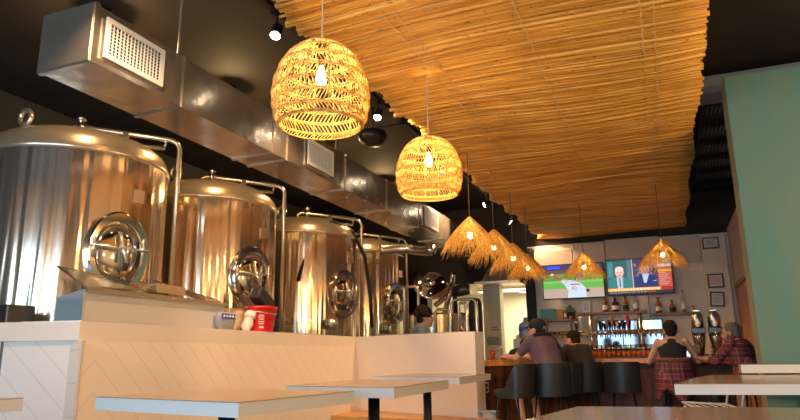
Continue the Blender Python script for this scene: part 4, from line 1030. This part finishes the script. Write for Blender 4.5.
def base(rect, poly, ell):
    rect(0, 0, 1, 1, (.07, .34, .05)); rect(0, 0, 1, .3, (.55, .42, .33)); rect(0, .28, 1, .45, (.14, .5, .07)); rect(0, .45, 1, .52, (.25, .62, .15))
    rect(0, .72, 1, .86, (.16, .05, .05)); rect(0, .84, 1, 1, (.03, .03, .12)); rect(.08, .88, .3, .97, (.02, .06, .7), 1.4); rect(0, .62, 1, .72, (.09, .4, .06))
    rect(.86, .9, .95, .95, (.6, .6, .6))
    poly([(.4, 0), (.42, .2), (.36, .4), (.3, .5), (.33, .56), (.5, .52), (.62, .44), (.7, .3), (.72, 0)], (.6, .72, .85), 1.1)
    poly([(.3, .5), (.33, .56), (.24, .66), (.19, .72), (.16, .68), (.22, .58)], (.55, .06, .04), 1.1); ell(.16, .72, .03, .03, (.8, .75, .75))
    ell(.61, .58, .055, .09, (.5, .25, .17)); poly([(.545, .58), (.555, .68), (.61, .74), (.67, .7), (.68, .6), (.6, .6)], (.02, .06, .2)); ell(.74, .2, .03, .05, (.02, .02, .03))
    rect(.46, .38, .62, .41, (.55, .05, .12), .8)
t1, w, h = tv(-2.08, -.98, 2.1, 2.74, 'left television showing a baseball pitcher on a green field', base)
text('42', 'jersey_number', .1, E((.6, .05, .12)), t1, (.02, -.012, .018 + .27 * h), (PI / 2, 0, 0), .0005)
def news(rect, poly, ell):
    rect(0, 0, 1, 1, (.02, .02, .03)); rect(0, .16, .4, 1, (.03, .13, .15)); rect(.02, .5, .1, .95, (.05, .3, .33)); rect(.32, .3, .39, 1, (.12, .2, .23))
    rect(.41, .16, .79, 1, (.08, .05, .09)); random.seed(2)
    for k in range(60): ell(random.uniform(.43, .78), random.uniform(.5, .98), .014, .028, random.choice([(.5, .18, .1), (.1, .12, .4), (.5, .35, .3), (.05, .04, .05)]), 1, 8)
    poly([(.02, .16), (.03, .42), (.12, .5), (.28, .5), (.38, .4), (.39, .16)], (.02, .24, .25)); poly([(.16, .16), (.15, .5), (.25, .5), (.24, .16)], (.6, .65, .75)); rect(.19, .2, .21, .48, (.05, .15, .3))
    ell(.2, .64, .07, .15, (.85, .5, .42), 1.1); ell(.2, .72, .068, .09, (.9, .62, .55), 1.2); rect(.165, .63, .185, .645, (.1, .05, .05)); rect(.215, .63, .235, .645, (.1, .05, .05)); ell(.2, .54, .025, .012, (.5, .15, .12))
    poly([(.42, .16), (.44, .46), (.53, .54), (.68, .54), (.77, .44), (.78, .16)], (.01, .03, .17)); poly([(.57, .3), (.55, .56), (.66, .56), (.61, .3)], (.55, .68, .85)); poly([(.7, .34), (.76, .37), (.76, .34)], (.7, .7, .8))
    ell(.6, .72, .07, .17, (.85, .42, .3), 1.1); rect(.565, .73, .585, .745, (.1, .04, .04)); rect(.615, .73, .635, .745, (.1, .04, .04)); poly([(.54, .72), (.55, .6), (.6, .55), (.65, .6), (.66, .72), (.6, .66)], (.5, .25, .17))
    rect(.4, .16, .41, 1, (.8, .8, .85)); rect(.79, .16, 1, 1, (.6, .1, .05)); rect(.79, .82, 1, 1, (.05, .2, .4)); rect(.82, .86, .9, .96, (.6, .45, .1)); rect(.79, .74, 1, .82, (.7, .7, .72)); rect(.79, .6, 1, .66, (.9, .45, .02))
    for k in range(7): rect(.81, .56 - k * .055, .81 + (.1, .14, .12, .16, .09, .15, .12)[k], .575 - k * .055, (.8, .55, .5))
    rect(0, .08, .82, .17, (.95, .4, .02), 1.1); rect(.82, .08, 1, .17, (.5, .01, .02))
    x = .03
    while x < .76: d = random.uniform(.02, .06); rect(x, .105, x + d, .145, (.95, .85, .7)); x += d + .012
    x = .03
    while x < .6: d = random.uniform(.015, .05); rect(x, .03, x + d, .055, (.35, .35, .38)); x += d + .012
    rect(.62, .02, .74, .06, (.5, .02, .02))
t2, w, h = tv(-.94, .16, 2.12, 2.76, 'right television showing two men in suits on a news programme', news)
text('ESPN', 'channel_logo', .075, E((.9, .85, .85), 1.2), t2, (w * .41, -.02, .018 + .125 * h), (PI / 2, 0, 0), .0005)

# ---------------------------------------------------------------- brewhouse pipes and kettle behind the return
t = thing('brew_kettle', 'steel kettle with its round lid tilted open behind the curly haired worker', 'kettle', (-3.5, 10.0, 0))
MB().lathe([(.42, .5), (.42, 1.75), (.44, 1.77), (.4, 1.78), (.38, 1.7), (0, 1.7)], n=40, cap=False).build('kettle_body', M['steel_plain'], t, True, ang=40)
for k in range(3): a = k * 2.1; MB().tube([(.33 * cs(a), .33 * sn(a), 0), (.33 * cs(a), .33 * sn(a), .55)], .03).build('leg', M['pipe'], t, True)
R = RZ(-.5) @ RX(-1.05) @ RY(.35)
lp = MB(); lp.lathe([(0, .06), (.12, .05), (.22, .02), (.27, 0), (.29, -.015), (.28, -.03), (.26, -.02), (.1, .02), (0, .03)], (-.02, -.1, 2.25), 36, RX(.95) @ RY(.35), cap=False); lo = lp.build('lid', M['chrome'], t, True)
MB().lathe([(.06, .05), (.065, .09), (0, .09)], (-.02, -.1, 2.25), 20, RX(.95) @ RY(.35), cap=False).build('lid_handle', M['chrome'], lo, True)
MB().tube([(.12, .1, 1.76), (.2, .15, 2.1), (.28, .1, 2.35), (.32, .02, 2.42)], .045, 14).build('steam_pipe', M['chrome'], t, True)
def ptube(name, pts, lab, r=.025, m='pipe'):
    c = V(pts[0]); return tag(MB().tube(pts, r, 10).build(name, M[m], None, True, org=(c.x, c.y, 0)), lab, 'pipe')
ptube('pipe_frame', [(-3.22, 9.2, 0.01), (-3.22, 9.2, 1.75), (-3.18, 9.2, 1.79), (-3.03, 9.2, 1.79), (-2.99, 9.2, 1.75), (-2.99, 9.2, 0.01)], 'bent steel pipe hoop just right of the curly haired worker')
ptube('pipe_frame', [(-3.15, 9.8, 0.01), (-3.15, 9.8, 1.93), (-3.1, 9.8, 1.98), (-2.8, 9.8, 1.98), (-2.75, 9.8, 1.93), (-2.75, 9.8, 0.01)], 'tallest bent steel pipe hoop left of the kitchen pillar')
ptube('pipe_frame', [(-2.94, 9.5, 0.01), (-2.94, 9.5, 1.87), (-2.91, 9.5, 1.9), (-2.85, 9.5, 1.9), (-2.82, 9.5, 1.87), (-2.82, 9.5, 0.01)], 'narrow steel pipe hoop between the two larger hoops')
ptube('pipe_frame', [(-3.84, 9.5, 0.01), (-3.84, 9.5, 2.15), (-3.81, 9.5, 2.19), (-3.64, 9.5, 2.19), (-3.6, 9.5, 2.15), (-3.6, 9.5, 0.01)], 'steel pipe hoop beside the farthest tank')
t = thing('pump_motor', 'dark cylindrical pump motor above the steel pipe hoops', 'motor', (-3.3, 10.3, -.16))
MB().tube([(.05, 0, 2.32), (.3, 0, 2.36)], .1, 20).build('motor_body', M['darksteel'], t, True); MB().tube([(-.3, 0, 2.1), (-.1, 0, 2.25), (.05, 0, 2.32)], .05, 12).build('coupling', M['chrome'], t, True); MB().tube([(.05, 0, 0), (.05, 0, 2.25)], .04, 10).build('stand', M['darksteel'], t, True)
for x, y, r, z1, lab in ((-3.3, 10.75, .16, 1.75, 'small steel vessel left of the kitchen pillar behind the pipe hoops'), (-3.07, 10.9, .12, 2.0, 'slim dark vessel beside the kitchen pillar')):
    t = thing('small_vessel', lab, 'vessel', (x, y, 0)); MB().lathe([(r * .4, .5), (r, .8), (r, z1), (r * .7, z1 + .08), (0, z1 + .1)], n=28, cap=False).build('vessel_body', M['tank'] if r > .13 else M['darksteel'], t, True)
    for k in range(3): a = k * 2.1; MB().tube([(r * .8 * cs(a), r * .8 * sn(a), 0), (r * .8 * cs(a), r * .8 * sn(a), .8)], .015).build('leg', M['pipe'], t, True)

# ---------------------------------------------------------------- kitchen
for i, (x, y) in enumerate(((-2.7, 13.35), (-2.5, 14.0), (-3.3, 13.6))):
    t = thing('ceiling_light', ['nearest lit fluorescent panel in the kitchen ceiling', 'middle lit fluorescent panel in the kitchen ceiling', 'farthest lit fluorescent panel in the kitchen ceiling'][i], 'ceiling light', (x, y, 2.5), 0, 'kitchen ceiling lights')
    MB().box((0, 0, -.02), (.9, .3, .04)).build('housing', M['whitemetal'], t); MB().box((0, 0, -.045), (.84, .24, .01)).build('diffuser', M['kitchenlight'], t)
    L = bpy.data.lights.new('kitchen_lamp', 'AREA'); L.energy = 17; L.color = (1, .86, .55); L.shape = 'RECTANGLE'; L.size = .84; L.size_y = .24
    o = bpy.data.objects.new('kitchen_lamp', L); COL.objects.link(o); o.parent = t; o.location = (0, 0, -.06)
t = thing('service_hood', 'flat steel hood edge over the kitchen opening', 'hood', (-2.95, 12.0, 2.5)); MB().bb((-3.3, 11.7, 2.42), (-2.44, 12.2, 2.47), .004).build('hood_lip', M['steel_plain'], t, world=True); MB().add([(-3.2, 11.8, 2.47), (-2.5, 11.8, 2.47), (-2.5, 12.2, 2.47), (-3.2, 12.2, 2.47), (-3.0, 12.0, 2.9), (-2.6, 12.0, 2.9), (-2.6, 12.2, 2.9), (-3.0, 12.2, 2.9)], [(0, 3, 2, 1), (4, 5, 6, 7), (0, 1, 5, 4), (1, 2, 6, 5), (2, 3, 7, 6), (3, 0, 4, 7)]).build('hood_body', M['steel_plain'], t, world=True)
t = thing('paper_towel_dispenser', 'grey paper towel dispenser on the kitchen pillar', 'dispenser', (-3.12, 12.28, 1.38)); MB().box((0, 0, 0), (.24, .14, .16), None, .02).build('dispenser_body', M['greybin'], t); MB().box((0, -.05, -.09), (.18, .03, .03)).build('paper_sheet', M['whiteplastic'], t)
t = thing('kitchen_counter', 'steel kitchen counter beyond the bar', 'counter', (-2.9, 11.2, 0)); MB().bb((-3.1, 10.95, .98), (-2.36, 11.6, 1.02)).build('top', M['steel_plain'], t, world=True); MB().bb((-3.08, 11.0, 0), (-2.38, 11.55, .98)).build('base', M['kitchen'], t, world=True)
t = thing('coffee_machine', 'small steel and white coffee machine on the kitchen counter', 'coffee machine', (-2.82, 11.2, 1.02)); MB().box((0, .02, .12), (.2, .2, .24), None, .02).build('machine_body', M['whiteplastic'], t); MB().box((0, -.1, .2), (.16, .08, .07), None, .015).build('brew_head', M['steel_plain'], t); MB().box((0, -.09, .01), (.18, .12, .02)).build('drip_tray', M['darksteel'], t)
t = thing('tub', 'yellow tub on the kitchen counter beside the coffee machine', 'tub', (-2.58, 11.12, 1.02)); MB().lathe([(0, 0), (.06, 0), (.07, .1), (.072, .11)], n=20).build('tub_body', M['yellow'], t, True); MB().lathe([(.075, .1), (.075, .12), (0, .12)], n=20, cap=False).build('lid', M['whiteplastic'], t, True)
t = thing('back_cabinet', 'grey cabinet below the water jug at the kitchen opening', 'cabinet', (-2.1, 10.6, 0)); MB().bb((-2.28, 10.2, 0), (-1.85, 10.75, 1.36), .008).build('cabinet_body', M['greybin'], t, world=True); MB().bb((-2.26, 10.18, .1), (-1.87, 10.2, 1.3), .004).build('door', M['greybin'], t, world=True)
t = thing('water_jug', 'large blue grey water jug standing on the grey cabinet', 'water jug', (-2.12, 10.45, 1.36)); MB().lathe([(0, 0), (.1, 0), (.115, .02), (.115, .1), (.108, .115), (.115, .13), (.115, .2), (.1, .24), (.04, .28), (.03, .33), (0, .33)], n=28, cap=False).build('jug_body', M['jug'], t, True); MB().lathe([(.117, .13), (.117, .19)], n=28, cap=False).build('blue_label', M['bluebag'], t, True); MB().lathe([(.033, .3), (.033, .345), (0, .345)], n=16, cap=False).build('cap', M['bluebag'], t, True)
t = thing('plant', 'small dark leafed plant behind the water jug', 'plant', (-1.93, 10.6, 1.36)); MB().lathe([(0, 0), (.05, 0), (.06, .1)], n=16).build('pot', M['darksteel'], t, True)
m = MB(); random.seed(8)
for k in range(26):
    a = random.uniform(0, 6.3); L = random.uniform(.08, .16); e = random.uniform(.4, 1.3); p = V((0, 0, .1)); q = p + V((cs(a) * cs(e), sn(a) * cs(e), sn(e))) * L; sdv = V((-sn(a), cs(a), 0)) * .018
    mid = (p + q) / 2 + V((0, 0, .02)); m.add([p, mid + sdv, q, mid - sdv], [(0, 1, 2, 3)])
m.build('leaves', M['green'], t, rec=False)
for x, y, z, w, h, mm, lab in ((-2.62, 12.8, 0, .3, 1.5, 'cream', 'tall cream box by the kitchen wall under the ceiling lights'), (-2.3, 12.9, 0, .22, 1.4, 'orangebox', 'brown carton beside the tall cream box in the kitchen')):
    t = thing('storage_box', lab, 'box', (x, y, z)); MB().box((0, 0, h / 2), (w, .3, h), None, .006).build('box_body', M[mm], t); MB().box((0, -.152, h * .8), (w * .5, .004, .06)).build('box_label', M['whiteplastic'], t)
t = thing('spray_bottle', 'blue and white spray bottle at the edge of the kitchen counter', 'spray bottle', (-2.44, 11.05, 1.02)); MB().lathe([(0, 0), (.035, 0), (.04, .12), (.015, .18), (.015, .2)], n=16).build('bottle_body', M['whiteplastic'], t, True); MB().box((0, -.02, .22), (.03, .08, .03)).build('trigger', M['bluebag'], t)
t = thing('storage_bin', 'small grey bin on the floor between the partition end and the bar', 'bin', (-1.9, 7.13, 0)); MB().loft([((0, 0, 0), (1, 0, 0), (0, 1, 0), .08, .06), ((0, 0, .5), (1, 0, 0), (0, 1, 0), .1, .08)]).build('bin_body', M['greybin'], t, True); MB().box((0, 0, .51), (.2, .16, .02), None, .005).build('lid', M['greybin'], t)

# ---------------------------------------------------------------- daylight and added globe lamps
for x0, x1 in ((-5.6, -3.6), (-3.2, -1.2), (-.8, 1.2)):
    L = bpy.data.lights.new('window_daylight', 'AREA'); L.energy = 120; L.color = (.5, .76, 1); L.shape = 'RECTANGLE'; L.size = x1 - x0; L.size_y = 2.5
    o = bpy.data.objects.new('window_daylight', L); COL.objects.link(o); o.location = ((x0 + x1) / 2, -3.2, 1.75); o.rotation_euler = (PI / 2, 0, 0)
# unseen globe lamps, added to brighten the bamboo mat and the room
def fill_lamp(x, y, z, e, lab):
    t = thing('added_globe_lamp', lab, 'pendant lamp', (x, y, z)); MB().ball((0, 0, 0), .1, None, 20, 14).build('globe', emis('added_globe_glow', (1, .72, .42), 12), t, True); MB().tube([(0, 0, .1), (0, 0, 4 - z)], .005).build('cord', M['darkcord'], t)
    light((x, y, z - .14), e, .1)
fill_lamp(2.4, 1.2, 2.3, 150, 'added unseen globe lamp over the right hand tables, near'); fill_lamp(2.4, 4.2, 2.3, 150, 'added unseen globe lamp over the right hand tables, far')
fill_lamp(-.8, -1.2, 2.3, 80, 'added unseen globe lamp behind the viewer')
W = bpy.data.worlds.new('World'); S.world = W; W.use_nodes = True
W.node_tree.nodes['Background'].inputs[0].default_value = (.55, .75, 1, 1); W.node_tree.nodes['Background'].inputs[1].default_value = .6

# ---------------------------------------------------------------- camera
cam = bpy.data.cameras.new('Camera'); cam.sensor_width = 36; cam.lens = 640 / 800 * 36; cam.clip_start = .05
co = bpy.data.objects.new('Camera', cam); COL.objects.link(co); co.location = (0, 0, 1.10)
co.matrix_world = Matrix(((0.924166, 0.096149, 0.369693, 0), (0.381812, -0.202882, -0.901697, 0), (-0.011694, 0.974471, -0.224208, 1.10), (0, 0, 0, 1)))
S.camera = co
S.view_settings.view_transform = 'Standard'; S.view_settings.look = 'None'; S.view_settings.exposure = 0.0; S.view_settings.gamma = 1
S.view_settings.use_curve_mapping = False
S.cycles.use_denoising = True
S.cycles.max_bounces = 8
